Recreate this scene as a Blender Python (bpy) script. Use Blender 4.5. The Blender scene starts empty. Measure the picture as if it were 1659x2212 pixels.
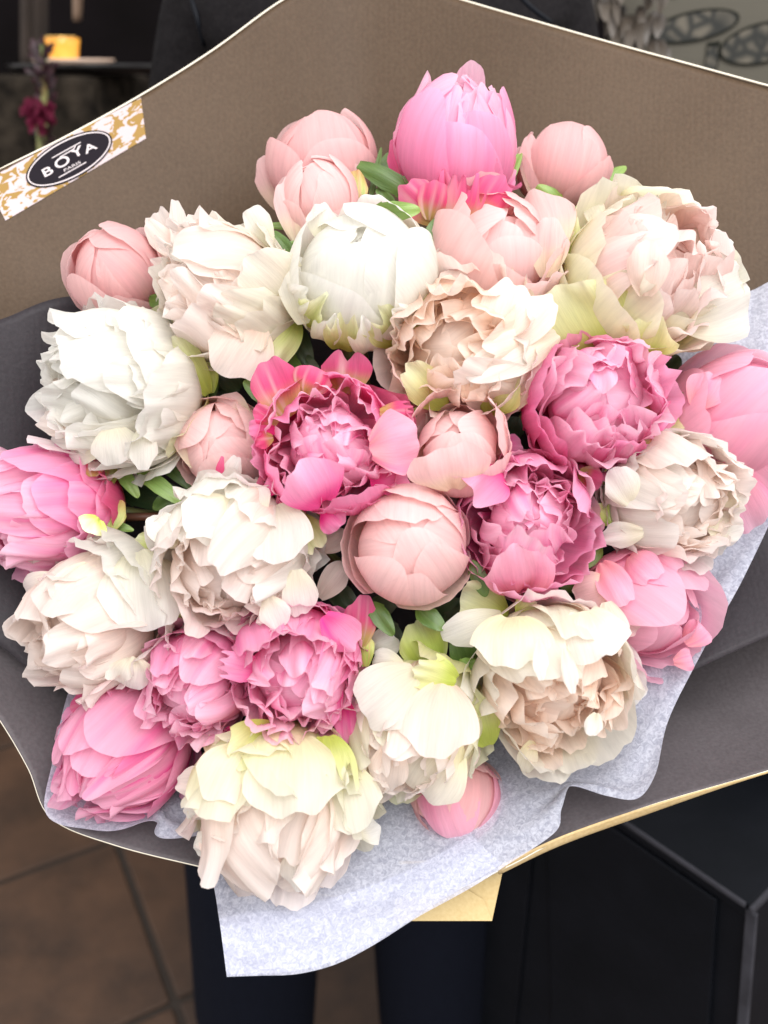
import bpy, math, random
import numpy as np
from mathutils import Vector, Matrix, Quaternion
from mathutils.bvhtree import BVHTree

# ------------------------------------------------------------------ scene, camera, light
sc = bpy.context.scene
C = sc.collection
R = math.radians
HF = math.tan(R(23.0))                      # half width of the view
CAM = Vector((0, 0, 1.45)); PITCH = R(26)
RT = Vector((1, 0, 0)); FW = Vector((0, math.cos(PITCH), -math.sin(PITCH))); UP = Vector((0, math.sin(PITCH), math.cos(PITCH)))
cd = bpy.data.cameras.new('camera'); cam = bpy.data.objects.new('camera', cd); C.objects.link(cam)
cd.sensor_fit = 'HORIZONTAL'; cd.sensor_width = 36; cd.lens = 18 / HF
cd.clip_start = .02; cd.clip_end = 60
cam.location = CAM; cam.rotation_euler = (R(90) - PITCH, 0, 0)
cd.dof.use_dof = True; cd.dof.focus_distance = .545; cd.dof.aperture_fstop = 7.0
sc.camera = cam
w = bpy.data.worlds.new('World'); sc.world = w; w.use_nodes = True
w.node_tree.nodes['Background'].inputs[0].default_value = (1.0, .97, .965, 1)
w.node_tree.nodes['Background'].inputs[1].default_value = 1.08
def area(name, loc, target, size, power, col, sy=None):
    l = bpy.data.lights.new(name, 'AREA'); l.shape = 'RECTANGLE'; l.size = size; l.size_y = sy or size
    l.energy = power; l.color = col
    o = bpy.data.objects.new(name, l); C.objects.link(o); o.location = loc
    o.rotation_euler = (Vector(target) - Vector(loc)).to_track_quat('-Z', 'Y').to_euler()
    return o
area('shop_window_light', (.42, -.50, 2.62), (0, .52, 1.12), 2.0, 48, (.99, .985, 1.0), 1.6)
vs = sc.view_settings
vs.view_transform = 'Standard'; vs.look = 'None'; vs.exposure = 0.30; vs.gamma = 1; vs.use_curve_mapping = False
sc.render.engine = 'CYCLES'
sc.cycles.max_bounces = 16; sc.cycles.diffuse_bounces = 12; sc.cycles.transmission_bounces = 10

# ------------------------------------------------------------------ pixel helpers (1659 x 2212 picture units)
def ray(x, y): return FW + RT * ((x - 829.5) / 829.5 * HF) + UP * ((1106 - y) / 829.5 * HF)
def P(x, y, d): return CAM + ray(x, y) * d
def MPP(d): return d * HF / 829.5           # metres per picture unit at depth d
def at_z(x, y, z=0.0):
    r = ray(x, y); return CAM + r * ((z - CAM.z) / r.z)
def at_y(x, y, Y):
    r = ray(x, y); return CAM + r * (Y / r.y)
def cdir(a): return (RT * a[0] + UP * a[1] - FW * a[2]).normalized()

# ------------------------------------------------------------------ materials
def mat(name):
    m = bpy.data.materials.new(name); m.use_nodes = True
    nt = m.node_tree; b = nt.nodes['Principled BSDF']
    return m, nt, b
def N(nt, t, **k):
    n = nt.nodes.new(t)
    for a, v in k.items(): setattr(n, a, v)
    return n
def simple(name, col, rough=.6, noise=None, spec=.5, bump=0, bscale=200, metal=0):
    m, nt, b = mat(name)
    b.inputs['Base Color'].default_value = (*col, 1); b.inputs['Roughness'].default_value = rough
    b.inputs['Specular IOR Level'].default_value = spec; b.inputs['Metallic'].default_value = metal
    if noise:
        tc = N(nt, 'ShaderNodeTexCoord'); t = N(nt, 'ShaderNodeTexNoise'); t.inputs['Scale'].default_value = noise[0]; t.inputs['Detail'].default_value = 6
        r = N(nt, 'ShaderNodeValToRGB'); r.color_ramp.elements[0].position = .3; r.color_ramp.elements[1].position = .7
        r.color_ramp.elements[0].color = (*noise[1], 1); r.color_ramp.elements[1].color = (*col, 1)
        nt.links.new(tc.outputs['Object'], t.inputs['Vector']); nt.links.new(t.outputs[0], r.inputs[0]); nt.links.new(r.outputs[0], b.inputs['Base Color'])
    if bump:
        tc = N(nt, 'ShaderNodeTexCoord'); t = N(nt, 'ShaderNodeTexNoise'); t.inputs['Scale'].default_value = bscale; t.inputs['Detail'].default_value = 5
        bp = N(nt, 'ShaderNodeBump'); bp.inputs['Strength'].default_value = bump; bp.inputs['Distance'].default_value = .01
        nt.links.new(tc.outputs['Object'], t.inputs['Vector']); nt.links.new(t.outputs[0], bp.inputs['Height']); nt.links.new(bp.outputs[0], b.inputs['Normal'])
    return m

def petal_material(name, trans, rough, vein, vscale, spec):
    m, nt, b = mat(name)
    L = nt.links.new
    ca = N(nt, 'ShaderNodeVertexColor'); ca.layer_name = 'Col'
    uv = N(nt, 'ShaderNodeUVMap'); uv.uv_map = 'UVMap'
    mp = N(nt, 'ShaderNodeMapping'); mp.inputs['Scale'].default_value = (vscale, 2.2, 1)
    t = N(nt, 'ShaderNodeTexNoise'); t.inputs['Scale'].default_value = 1.0; t.inputs['Detail'].default_value = 5; t.inputs['Roughness'].default_value = .6
    L(uv.outputs[0], mp.inputs[0]); L(mp.outputs[0], t.inputs['Vector'])
    mr = N(nt, 'ShaderNodeMapRange'); mr.inputs[1].default_value = .3; mr.inputs[2].default_value = .7; mr.inputs[3].default_value = 1 - vein; mr.inputs[4].default_value = 1.02
    L(t.outputs[0], mr.inputs[0])
    gm = N(nt, 'ShaderNodeMix'); gm.data_type = 'RGBA'; gm.blend_type = 'MULTIPLY'; gm.inputs[0].default_value = 1
    L(ca.outputs[0], gm.inputs[6]); L(mr.outputs[0], gm.inputs[7])
    bp = N(nt, 'ShaderNodeBump'); bp.inputs['Strength'].default_value = .35; bp.inputs['Distance'].default_value = .0010
    L(t.outputs[0], bp.inputs['Height'])
    L(gm.outputs[2], b.inputs['Base Color']); L(bp.outputs[0], b.inputs['Normal'])
    b.inputs['Roughness'].default_value = rough; b.inputs['Specular IOR Level'].default_value = spec
    gmm = N(nt, 'ShaderNodeGamma'); gmm.inputs[1].default_value = .85; L(gm.outputs[2], gmm.inputs[0])
    tr = N(nt, 'ShaderNodeBsdfTranslucent'); L(gmm.outputs[0], tr.inputs[0]); L(bp.outputs[0], tr.inputs[1])
    mx = N(nt, 'ShaderNodeMixShader'); mx.inputs[0].default_value = trans
    L(b.outputs[0], mx.inputs[1]); L(tr.outputs[0], mx.inputs[2]); L(mx.outputs[0], nt.nodes['Material Output'].inputs[0])
    return m
M_PETAL = petal_material('petal_tissue', .56, .6, .13, 30, .18)
M_LEAF = petal_material('leaf_blade', .14, .38, .25, 14, .5)

def paper_material(name, col, col2, rough, rib=True, trans=0):
    m, nt, b = mat(name); L = nt.links.new
    uv = N(nt, 'ShaderNodeUVMap'); uv.uv_map = 'UVMap'
    tc = N(nt, 'ShaderNodeTexCoord')
    t = N(nt, 'ShaderNodeTexNoise'); t.inputs['Scale'].default_value = 9; t.inputs['Detail'].default_value = 4
    L(tc.outputs['Object'], t.inputs['Vector'])
    t2 = N(nt, 'ShaderNodeTexNoise'); t2.inputs['Scale'].default_value = 420; t2.inputs['Detail'].default_value = 3
    L(tc.outputs['Object'], t2.inputs['Vector'])
    ad = N(nt, 'ShaderNodeMath', operation='ADD'); L(t.outputs[0], ad.inputs[0]); L(t2.outputs[0], ad.inputs[1])
    r = N(nt, 'ShaderNodeMapRange'); r.inputs[1].default_value = .75; r.inputs[2].default_value = 1.25; L(ad.outputs[0], r.inputs[0])
    mx = N(nt, 'ShaderNodeMix'); mx.data_type = 'RGBA'; mx.inputs[6].default_value = (*col, 1); mx.inputs[7].default_value = (*col2, 1)
    L(r.outputs[0], mx.inputs[0]); L(mx.outputs[2], b.inputs['Base Color'])
    b.inputs['Roughness'].default_value = rough; b.inputs['Specular IOR Level'].default_value = .18
    sep = N(nt, 'ShaderNodeSeparateXYZ'); L(tc.outputs['Object'], sep.inputs[0])
    wv = N(nt, 'ShaderNodeMath', operation='MULTIPLY'); wv.inputs[1].default_value = 2 * math.pi / .0042; L(sep.outputs[0], wv.inputs[0])
    sn = N(nt, 'ShaderNodeMath', operation='SINE'); L(wv.outputs[0], sn.inputs[0])
    h = N(nt, 'ShaderNodeMath', operation='MULTIPLY_ADD'); h.inputs[1].default_value = .10 if rib else 0; L(sn.outputs[0], h.inputs[0]); L(t2.outputs[0], h.inputs[2])
    bp = N(nt, 'ShaderNodeBump'); bp.inputs['Strength'].default_value = .17; bp.inputs['Distance'].default_value = .0012
    L(h.outputs[0], bp.inputs['Height']); L(bp.outputs[0], b.inputs['Normal'])
    return m
M_WARM_LIT = paper_material('warm_lit_taupe_paper', (.064, .040, .023), (.088, .057, .034), .5)  # same paper as the lower sheet, with warm room light put into its colour
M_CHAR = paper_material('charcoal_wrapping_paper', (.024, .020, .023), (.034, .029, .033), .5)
M_COOL_LIT = paper_material('cool_lit_grey_paper', (.078, .068, .071), (.105, .093, .097), .5)  # same paper as the back sheet, with cooler light put into its colour
M_KRAFT = paper_material('gold_kraft_paper', (.50, .36, .17), (.60, .45, .24), .6)
M_RIM = simple('rim_lit_paper_core', (.82, .76, .62), .8)  # pale paper core, its brightness also painting the light caught by the edge
def tissue_material():
    m, nt, b = mat('white_tissue_paper'); L = nt.links.new
    tc = N(nt, 'ShaderNodeTexCoord')
    t = N(nt, 'ShaderNodeTexNoise'); t.inputs['Scale'].default_value = 330; t.inputs['Detail'].default_value = 4; t.inputs['Roughness'].default_value = .65; t.inputs['Distortion'].default_value = 1.2
    L(tc.outputs['Object'], t.inputs['Vector'])
    r = N(nt, 'ShaderNodeValToRGB'); r.color_ramp.elements[0].position = .36; r.color_ramp.elements[1].position = .62
    r.color_ramp.elements[0].color = (.58, .61, .75, 1); r.color_ramp.elements[1].color = (.78, .81, .92, 1)
    L(t.outputs[0], r.inputs[0]); L(r.outputs[0], b.inputs['Base Color']); b.inputs['Roughness'].default_value = .75; b.inputs['Specular IOR Level'].default_value = .2
    bp = N(nt, 'ShaderNodeBump'); bp.inputs['Strength'].default_value = .2; bp.inputs['Distance'].default_value = .001
    L(t.outputs[0], bp.inputs['Height']); L(bp.outputs[0], b.inputs['Normal'])
    tr = N(nt, 'ShaderNodeBsdfTranslucent'); L(r.outputs[0], tr.inputs[0])
    tp = N(nt, 'ShaderNodeBsdfTransparent')
    m1 = N(nt, 'ShaderNodeMixShader'); m1.inputs[0].default_value = .35; L(b.outputs[0], m1.inputs[1]); L(tr.outputs[0], m1.inputs[2])
    m2 = N(nt, 'ShaderNodeMixShader')
    mr = N(nt, 'ShaderNodeMapRange'); mr.inputs[1].default_value = .35; mr.inputs[2].default_value = .65; mr.inputs[3].default_value = .40; mr.inputs[4].default_value = .24
    L(t.outputs[0], mr.inputs[0]); L(mr.outputs[0], m2.inputs[0])
    L(m1.outputs[0], m2.inputs[1]); L(tp.outputs[0], m2.inputs[2]); L(m2.outputs[0], nt.nodes['Material Output'].inputs[0])
    return m
M_TISSUE = tissue_material()

# ------------------------------------------------------------------ mesh helpers
def tag(o, label=None, cat=None, group=None, kind=None):
    if label: o['label'] = label
    if cat: o['category'] = cat
    if group: o['group'] = group
    if kind: o['kind'] = kind
    return o
def grid_obj(name, pts, m, parent=None, cols=None, smooth=True):
    """pts (nv,nu,3): one sheet of quads; cols (nv,nu,3)"""
    nv, nu = pts.shape[:2]
    me = bpy.data.meshes.new(name)
    co = pts.reshape(-1, 3).astype(np.float32)
    i = np.arange(nv * nu).reshape(nv, nu)
    f = np.stack([i[:-1, :-1], i[:-1, 1:], i[1:, 1:], i[1:, :-1]], -1).reshape(-1, 4)
    me.vertices.add(len(co)); me.vertices.foreach_set('co', co.ravel())
    me.loops.add(f.size); me.loops.foreach_set('vertex_index', f.ravel().astype(np.int32))
    me.polygons.add(len(f)); me.polygons.foreach_set('loop_start', (np.arange(len(f)) * 4).astype(np.int32))
    me.polygons.foreach_set('use_smooth', np.full(len(f), smooth))
    me.update(calc_edges=True)
    uvl = me.uv_layers.new(name='UVMap')
    U, V = np.meshgrid(np.linspace(0, 1, nu), np.linspace(0, 1, nv))
    uvs = np.stack([U.ravel(), V.ravel()], -1)[f.ravel()].astype(np.float32)
    uvl.data.foreach_set('uv', uvs.ravel())
    if cols is not None:
        a = me.color_attributes.new('Col', 'FLOAT_COLOR', 'POINT')
        c4 = np.ones((len(co), 4), np.float32); c4[:, :3] = cols.reshape(-1, 3)
        a.data.foreach_set('color', c4.ravel())
    me.materials.append(m)
    o = bpy.data.objects.new(name, me); C.objects.link(o)
    if parent: o.parent = parent
    return o
def mesh_obj(name, verts, faces, m, parent=None, smooth=False):
    me = bpy.data.meshes.new(name); me.from_pydata([tuple(v) for v in verts], [], faces); me.update()
    if smooth: me.polygons.foreach_set('use_smooth', [True] * len(me.polygons))
    if m: me.materials.append(m)
    o = bpy.data.objects.new(name, me); C.objects.link(o)
    if parent: o.parent = parent
    return o
def box(name, lo, hi, m, parent=None, bev=.003):
    x0, y0, z0 = lo; x1, y1, z1 = hi
    v = [(x0,y0,z0),(x1,y0,z0),(x1,y1,z0),(x0,y1,z0),(x0,y0,z1),(x1,y0,z1),(x1,y1,z1),(x0,y1,z1)]
    f = [(0,3,2,1),(4,5,6,7),(0,1,5,4),(1,2,6,5),(2,3,7,6),(3,0,4,7)]
    o = mesh_obj(name, v, f, m, parent)
    if bev:
        b = o.modifiers.new('bevel', 'BEVEL'); b.width = bev; b.segments = 2
    return o
def empty(name, loc=(0,0,0), rot=None):
    o = bpy.data.objects.new(name, None); C.objects.link(o); o.location = loc
    o.empty_display_size = .02
    if rot is not None: o.rotation_mode = 'QUATERNION'; o.rotation_quaternion = rot
    return o
def tube(name, pts, rads, m, parent=None, n=8, cap=True):
    pts = [Vector(p) for p in pts]; V = []; F = []
    for i, p in enumerate(pts):
        t = (pts[min(i+1, len(pts)-1)] - pts[max(i-1, 0)]).normalized()
        a = t.orthogonal().normalized() if i == 0 else (a - t * a.dot(t)).normalized()
        b = t.cross(a)
        r = rads[i] if hasattr(rads, '__len__') else rads
        for k in range(n):
            an = 2 * math.pi * k / n; V.append(p + a * (r * math.cos(an)) + b * (r * math.sin(an)))
    for i in range(len(pts) - 1):
        for k in range(n):
            F.append((i*n+k, i*n+(k+1) % n, (i+1)*n+(k+1) % n, (i+1)*n+k))
    if cap: F += [tuple(range(n))[::-1], tuple(range((len(pts)-1)*n, len(pts)*n))]
    return mesh_obj(name, V, F, m, parent, True)
def lathe(name, prof, m, parent=None, n=28, loc=(0,0,0)):
    V = []; F = []
    for r, z in prof:
        for k in range(n):
            a = 2*math.pi*k/n; V.append((loc[0]+r*math.cos(a), loc[1]+r*math.sin(a), loc[2]+z))
    for i in range(len(prof)-1):
        for k in range(n): F.append((i*n+k, i*n+(k+1) % n, (i+1)*n+(k+1) % n, (i+1)*n+k))
    F.append(tuple(range(n))[::-1]); F.append(tuple(range((len(prof)-1)*n, len(prof)*n)))
    return mesh_obj(name, V, F, m, parent, True)
def crspline(pts, n):
    """Catmull-Rom through pts (k,3) -> (n,3)"""
    pts = np.asarray(pts, float); k = len(pts)
    p = np.vstack([2*pts[0]-pts[1], pts, 2*pts[-1]-pts[-2]])
    t = np.linspace(0, k-1-1e-9, n); i = t.astype(int); f = (t-i)[:, None]
    a, b, c, d = p[i], p[i+1], p[i+2], p[i+3]
    return .5*((2*b)+(-a+c)*f+(2*a-5*b+4*c-d)*f**2+(-a+3*b-3*c+d)*f**3)
def wob(rng, U, V, fu, fv, n=5):
    s = np.zeros_like(U*V)
    for _ in range(n):
        s = s + np.sin(U*rng.uniform(-fu, fu)+V*rng.uniform(-fv, fv)+rng.uniform(0, 6.28))
    return s / n**.5
def sheet(name, rows, m, nu=80, nv=40, wr=.003, seed=0, thick=.0006, rim=None, fw=(22, 14), parent=None):
    """a sheet of paper through rows of (px, py, depth) control points"""
    rng = np.random.default_rng(seed)
    R_ = [crspline([P(*p) for p in r], nu) for r in rows]
    A = np.stack(R_, 0)
    A = np.stack([crspline(A[:, j], nv) for j in range(nu)], 1)
    du = np.gradient(A, axis=1); dv = np.gradient(A, axis=0)
    nn = np.cross(du, dv); nn /= np.linalg.norm(nn, axis=-1, keepdims=True) + 1e-12
    U, V = np.meshgrid(np.linspace(0, 1, nu), np.linspace(0, 1, nv))
    A = A + nn * (wr * wob(rng, U, V, fw[0], fw[1], 7))[..., None]
    o = grid_obj(name, A, m, parent)
    if thick:
        s = o.modifiers.new('thickness', 'SOLIDIFY'); s.thickness = thick; s.offset = 0
        if rim: o.data.materials.append(rim); s.material_offset_rim = 1
    return o

# ------------------------------------------------------------------ floor, wall
M_GROUT = simple('dark_grout', (.035, .026, .02), .9, bump=.3)
def tile_material():
    m, nt, b = mat('brown_stone_tile'); L = nt.links.new
    tc = N(nt, 'ShaderNodeTexCoord'); g = N(nt, 'ShaderNodeNewGeometry')
    t = N(nt, 'ShaderNodeTexNoise'); t.inputs['Scale'].default_value = 5; t.inputs['Detail'].default_value = 8; t.inputs['Roughness'].default_value = .65
    L(g.outputs['Position'], t.inputs['Vector'])
    r = N(nt, 'ShaderNodeValToRGB'); r.color_ramp.elements[0].position = .32; r.color_ramp.elements[1].position = .7
    r.color_ramp.elements[0].color = (.034, .018, .010, 1); r.color_ramp.elements[1].color = (.115, .058, .030, 1)
    L(t.outputs[0], r.inputs[0])
    oi = N(nt, 'ShaderNodeObjectInfo'); mr = N(nt, 'ShaderNodeMapRange'); mr.inputs[3].default_value = .75; mr.inputs[4].default_value = 1.1
    L(oi.outputs['Random'], mr.inputs[0])
    mx = N(nt, 'ShaderNodeMix'); mx.data_type = 'RGBA'; mx.blend_type = 'MULTIPLY'; mx.inputs[0].default_value = 1
    L(r.outputs[0], mx.inputs[6]); L(mr.outputs[0], mx.inputs[7]); L(mx.outputs[2], b.inputs['Base Color'])
    b.inputs['Roughness'].default_value = .55
    bp = N(nt, 'ShaderNodeBump'); bp.inputs['Strength'].default_value = .4; bp.inputs['Distance'].default_value = .01
    L(t.outputs[0], bp.inputs['Height']); L(bp.outputs[0], b.inputs['Normal'])
    return m
M_TILE = tile_material()
floor = mesh_obj('floor', [(-6,-3,-.006),(6,-3,-.006),(6,6,-.006),(-6,6,-.006)], [(0,1,2,3)], M_GROUT); tag(floor, kind='structure')
ix = at_z(378, 2165); la = at_z(318, 2000) - ix; lb = at_z(230, 2205) - ix
ang = math.atan2(la.y, la.x) - math.pi/2
TS = .42; GW = .013
ca, sa = math.cos(ang), math.sin(ang)
tv = [(GW/2,GW/2,-.02),(TS-GW/2,GW/2,-.02),(TS-GW/2,TS-GW/2,-.02),(GW/2,TS-GW/2,-.02)]; tv += [(a,b,.0) for a,b,_ in tv]
tf = [(0,3,2,1),(4,5,6,7),(0,1,5,4),(1,2,6,5),(2,3,7,6),(3,0,4,7)]
tile0 = None
for i in range(-6, 5):
    for j in range(-3, 8):
        if tile0 is None:
            o = mesh_obj('floor_tile', tv, tf, M_TILE, floor); tile0 = o
            b = o.modifiers.new('bevel', 'BEVEL'); b.width = .004; b.segments = 2
        else:
            o = tile0.copy(); C.objects.link(o); o.parent = floor
        o.location = (ix.x + ca*i*TS - sa*j*TS, ix.y + sa*i*TS + ca*j*TS, 0); o.rotation_euler = (0, 0, ang)
M_WALL = simple('dark_shop_wall', (.010, .008, .009), .9, spec=.05, noise=(3, (.006, .005, .005)), bump=.2, bscale=40)
wall = mesh_obj('wall', [(-6,4.2,-.01),(6,4.2,-.01),(6,4.2,4),(-6,4.2,4)], [(0,3,2,1)], M_WALL); tag(wall, kind='structure')

# ------------------------------------------------------------------ peonies
def hexsr(r, g, b):
    f = lambda c: ((c/255+.055)/1.055)**2.4 if c > 10 else c/255/12.92
    return np.array([f(r), f(g), f(b)])
PAL = {  # base, mid, tip, streak, streak amount (linear reflectance)
 'dusty': ((.86,.64,.50),(.87,.55,.54),(.88,.61,.60),(.78,.24,.36),.10),
 'pale':  ((.90,.78,.58),(.92,.66,.64),(.93,.71,.69),(.82,.18,.38),.06),
 'white': ((.87,.84,.67),(.89,.865,.79),(.88,.87,.83),(.87,.83,.70),.12),
 'cream': ((.86,.82,.56),(.88,.84,.70),(.87,.85,.76),(.88,.72,.56),.12),
 'blush': ((.93,.77,.66),(.93,.81,.73),(.92,.84,.79),(.93,.66,.58),.16),
 'peach': ((.94,.72,.56),(.94,.76,.63),(.94,.82,.73),(.93,.60,.48),.20),
 'rosy':  ((.94,.62,.58),(.94,.75,.71),(.93,.82,.78),(.93,.52,.52),.22),
 'butter':((.66,.74,.20),(.88,.86,.56),(.88,.87,.74),(.86,.84,.50),.14),
 'hot':   ((.86,.05,.27),(.90,.23,.46),(.92,.41,.61),(.86,.03,.32),.42),
 'hotlit':((.88,.11,.36),(.92,.34,.56),(.94,.52,.70),(.88,.05,.38),.34),
 'hotpale':((.90,.16,.44),(.93,.47,.64),(.94,.63,.75),(.88,.06,.40),.38),
 'striped':((.88,.13,.36),(.92,.40,.58),(.94,.55,.70),(.88,.05,.36),.62),
 'magenta':((.55,.42,.14),(.80,.10,.26),(.85,.22,.40),(.84,.60,.58),.42),
 'pink':  ((.90,.42,.46),(.92,.46,.59),(.93,.57,.69),(.86,.10,.40),.18),
 'green': ((.34,.46,.06),(.54,.64,.14),(.72,.74,.40),(.80,.78,.50),.25),
 'lime':  ((.58,.68,.14),(.77,.80,.36),(.86,.86,.62),(.56,.66,.16),.30),
}
def petal_cols(rng, pal, U, V):
    b, m, t, s, k = [np.array(x) if not np.isscalar(x) else x for x in PAL[pal]]
    j = 1 + rng.normal(0, .025); 
    e = np.clip((V-.08-rng.uniform(0,.12))/.42, 0, 1)[..., None]; e = e*e*(3-2*e)
    c = b*(1-e)+m*e
    e2 = np.clip((V-.5)/.5, 0, 1)[..., None]**1.3
    c = c*(1-e2)+t*e2
    st = np.clip(wob(rng, U, V, 16, 2.5, 6)*.9-.25, 0, 1)
    st = st*np.clip(1.25-V, 0, 1)*k*2
    st = np.clip(st, 0, .85)[..., None]
    return np.clip((c*(1-st)+s*st)*j, 0, .955)

def petal(fl, rng, S, pal, phi, L, psi0, psi1, hw, rc, r0=.06, z0=-1., g=1., flare=0., vf=.72, twist=.04,
          ruffle=.03, rf=3., crump=.02, notch=.035, rnd=.42, bw=.34, lean=0., nu=25, nv=16, name='petal', mtl=None, elong=1., tilt=0., edge=.04, fold=0., zs=1.):
    """one petal in the flower's frame (axis +z, centre of the head at the origin, unit = head radius)"""
    n = 64; s = np.linspace(0, 1, n)
    fl_s = np.clip((s-vf)/(1-vf), 0, 1)
    psi = psi0 + (psi1-psi0)*s**g - flare*fl_s*fl_s*(3-2*fl_s)
    ds = L/(n-1)
    pr = r0 + np.concatenate([[0], np.cumsum(np.cos((psi[1:]+psi[:-1])/2))*ds])
    pz = z0 + np.concatenate([[0], np.cumsum(np.sin((psi[1:]+psi[:-1])/2))*ds])
    u = np.sin(np.linspace(-1, 1, nu)*1.35)/math.sin(1.35); v = 1-(1-np.linspace(0, 1, nv))**1.15
    ph = rng.uniform(0, 6.28, 6)
    e = .6*np.sin(u*2.2+ph[0])+.4*np.sin(u*4.6+ph[1])+.12*np.sin(u*9.0+ph[2])
    if rng.random() < .35: e = e - rng.uniform(.5, 1.5)*np.exp(-((u-rng.uniform(-.5, .5))/.12)**2)
    vmax = np.clip(1 - rnd*np.abs(u)**2.6 + notch*e, .3, 1.12)
    V = v[:, None]*vmax[None, :]; Vb = np.clip(V, 0, 1)
    U = np.broadcast_to(u[None, :], V.shape)
    r = np.interp(V, s, pr); z = np.interp(V, s, pz); ps = np.interp(V, s, psi)
    ex = np.clip(V-1, 0, None)*L; r = r+ex*np.cos(ps); z = z+ex*np.sin(ps)
    wd = hw*(bw+(1-bw)*np.sin(np.pi/2*np.clip(Vb/.66, 0, 1))**.9)*(1+.06*np.sin(4*V+ph[1]))
    al = U*wd/rc
    tx = rc*np.sin(al)
    tw = twist*np.sign(ph[5]-3.14 if zs == 0 else 1)
    ny = rc*(1-np.cos(al)) - tw*U*np.clip(V*2.2, 0, 1)
    rw = Vb**2.2; eu = np.abs(U)
    ny = ny + ruffle*rw*(np.sin(rf*np.pi*U*hw*1.5+ph[3]+V*2)*(.35+.65*eu) + .45*np.sin(rf*2.1*np.pi*U*hw*1.4+ph[0]+V*3)*rw)
    ny = ny + ruffle*.22*Vb**4*np.sin(U*hw*20+ph[4]+3*V)
    ny = ny + crump*wob(rng, U, V, 6, 6, 5)*np.clip(V*2, 0, 1)
    ny = ny - edge*(eu**4*np.clip(V*1.6, 0, 1)*(.5+.7*np.sin(V*5+ph[4])) + .6*np.clip((V/vmax-.82)/.18, 0, 1)**2)
    ny = ny + fold*np.exp(-(U/.35)**2)*np.clip(V*1.5, 0, 1)
    tx = tx + ruffle*.28*rw*np.sin(rf*4*V+ph[2]+U)
    cx = r - np.sin(ps)*ny; cz = (z + np.cos(ps)*ny)
    a = phi + lean*V
    X = cx*np.cos(a)-tx*np.sin(a); Y = cx*np.sin(a)+tx*np.cos(a)
    pts = np.stack([X, Y, cz*elong], -1)
    if tilt:
        q = Quaternion(Vector(rng.normal(0, 1, 3)).normalized(), float(rng.normal(0, tilt)))
        pts = pts @ np.array(q.to_matrix()).T
    return grid_obj(name, pts*S, mtl or M_PETAL, fl, petal_cols(rng, pal, U, V))

def layer(fl, rng, S, n, pal, Rr, psi1, hw, jit=.25, ps_j=.10, off=None, **k):
    """a whorl of n overlapping petals"""
    off = rng.uniform(0, 6.28) if off is None else off
    lf = k.pop('lf', 1.); rcf = k.pop('rcf', 1.)
    for i in range(n):
        ph = off + 2*math.pi*i/n + rng.normal(0, jit)*2*math.pi/n*.6
        R_ = Rr*(1+rng.normal(0, .02)); p1 = psi1*(1+rng.normal(0, ps_j))
        h = hw*(1+rng.normal(0, .13)); kk = dict(k)
        for q in ('flare', 'ruffle'):
            if q in kk: kk[q] = kk[q]*max(.1, 1+rng.normal(0, .4))
        kk.setdefault('z0', -R_)
        petal(fl, rng, S, pal, ph, R_*max(p1, 1.2)*lf*(1+rng.normal(0, .04)), .12, p1, h, R_*rcf, **kk)
def mass(fl, rng, S, n, pal, R0, R1, p0, p1, h0, h1, tilt, **k):
    """n crumpled petals of growing size packed without a regular whorl"""
    lf = k.pop('lf', 1.); t0, t1 = k.pop('top', (None, None))
    for i in range(n):
        t = i/max(1, n-1); R_ = R0+(R1-R0)*t+rng.normal(0, .02)
        ph = i*2.39996+rng.normal(0, .35); ps = D2(rng.uniform(p0, p1)); kk = dict(k)
        kk['ruffle'] = kk.get('ruffle', .08)*rng.uniform(.5, 1.5); kk['flare'] = kk.get('flare', .4)*rng.uniform(0, 1.6)
        kk['fold'] = rng.normal(0, .05)
        petal(fl, rng, S, pal, ph, R_*max(ps, 1.6)*lf*rng.uniform(.92, 1.1), .12, ps, (h0+(h1-h0)*t)*rng.uniform(.75, 1.3), R_*rng.uniform(.7, 1.2), z0=(-R_ if t0 is None else t0+(t1-t0)*t-1.85*R_), tilt=tilt, zs=0, twist=.07, **kk)
D2 = math.radians
def k_ball(fl, rng, S, p, el=1.):
    layer(fl, rng, S, 4, p[0], .72, D2(180), .70, ps_j=.0, jit=.02, twist=.03, ruffle=.0, elong=el)
    layer(fl, rng, S, 4, p[0], .82, D2(174), .66, ps_j=.02, twist=.05, ruffle=.01, elong=el)
    layer(fl, rng, S, 4, p[0], .90, D2(163), .84, ps_j=.05, twist=.06, ruffle=.014, crump=.014, elong=el, edge=.02)
    layer(fl, rng, S, 4, p[1 % len(p)], .98, D2(136), .98, ps_j=.14, twist=.06, ruffle=.018, crump=.014, elong=el, edge=.03)
    layer(fl, rng, S, 3, p[-1], 1.03, D2(100), .85, ps_j=.18, twist=.05, ruffle=.025, crump=.015, elong=el)
def k_cup(fl, rng, S, p, el=1.):
    layer(fl, rng, S, 4, p[0], .58, D2(180), .60, ps_j=.0, jit=.02, twist=.03, ruffle=.0, elong=el, z0=-.66)
    layer(fl, rng, S, 5, p[0], .68, D2(170), .62, ps_j=.03, twist=.05, ruffle=.01, elong=el, z0=-.75)
    layer(fl, rng, S, 4, p[0], .80, D2(148), .74, ps_j=.08, twist=.06, ruffle=.02, elong=el, z0=-.85)
    layer(fl, rng, S, 5, p[1 % len(p)], .97, D2(130), .9, ps_j=.12, twist=.06, ruffle=.035, flare=.35, crump=.018, elong=el)
    layer(fl, rng, S, 4, p[-1], 1.04, D2(108), .9, ps_j=.15, twist=.05, ruffle=.035, flare=.4, crump=.018, elong=el)
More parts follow.
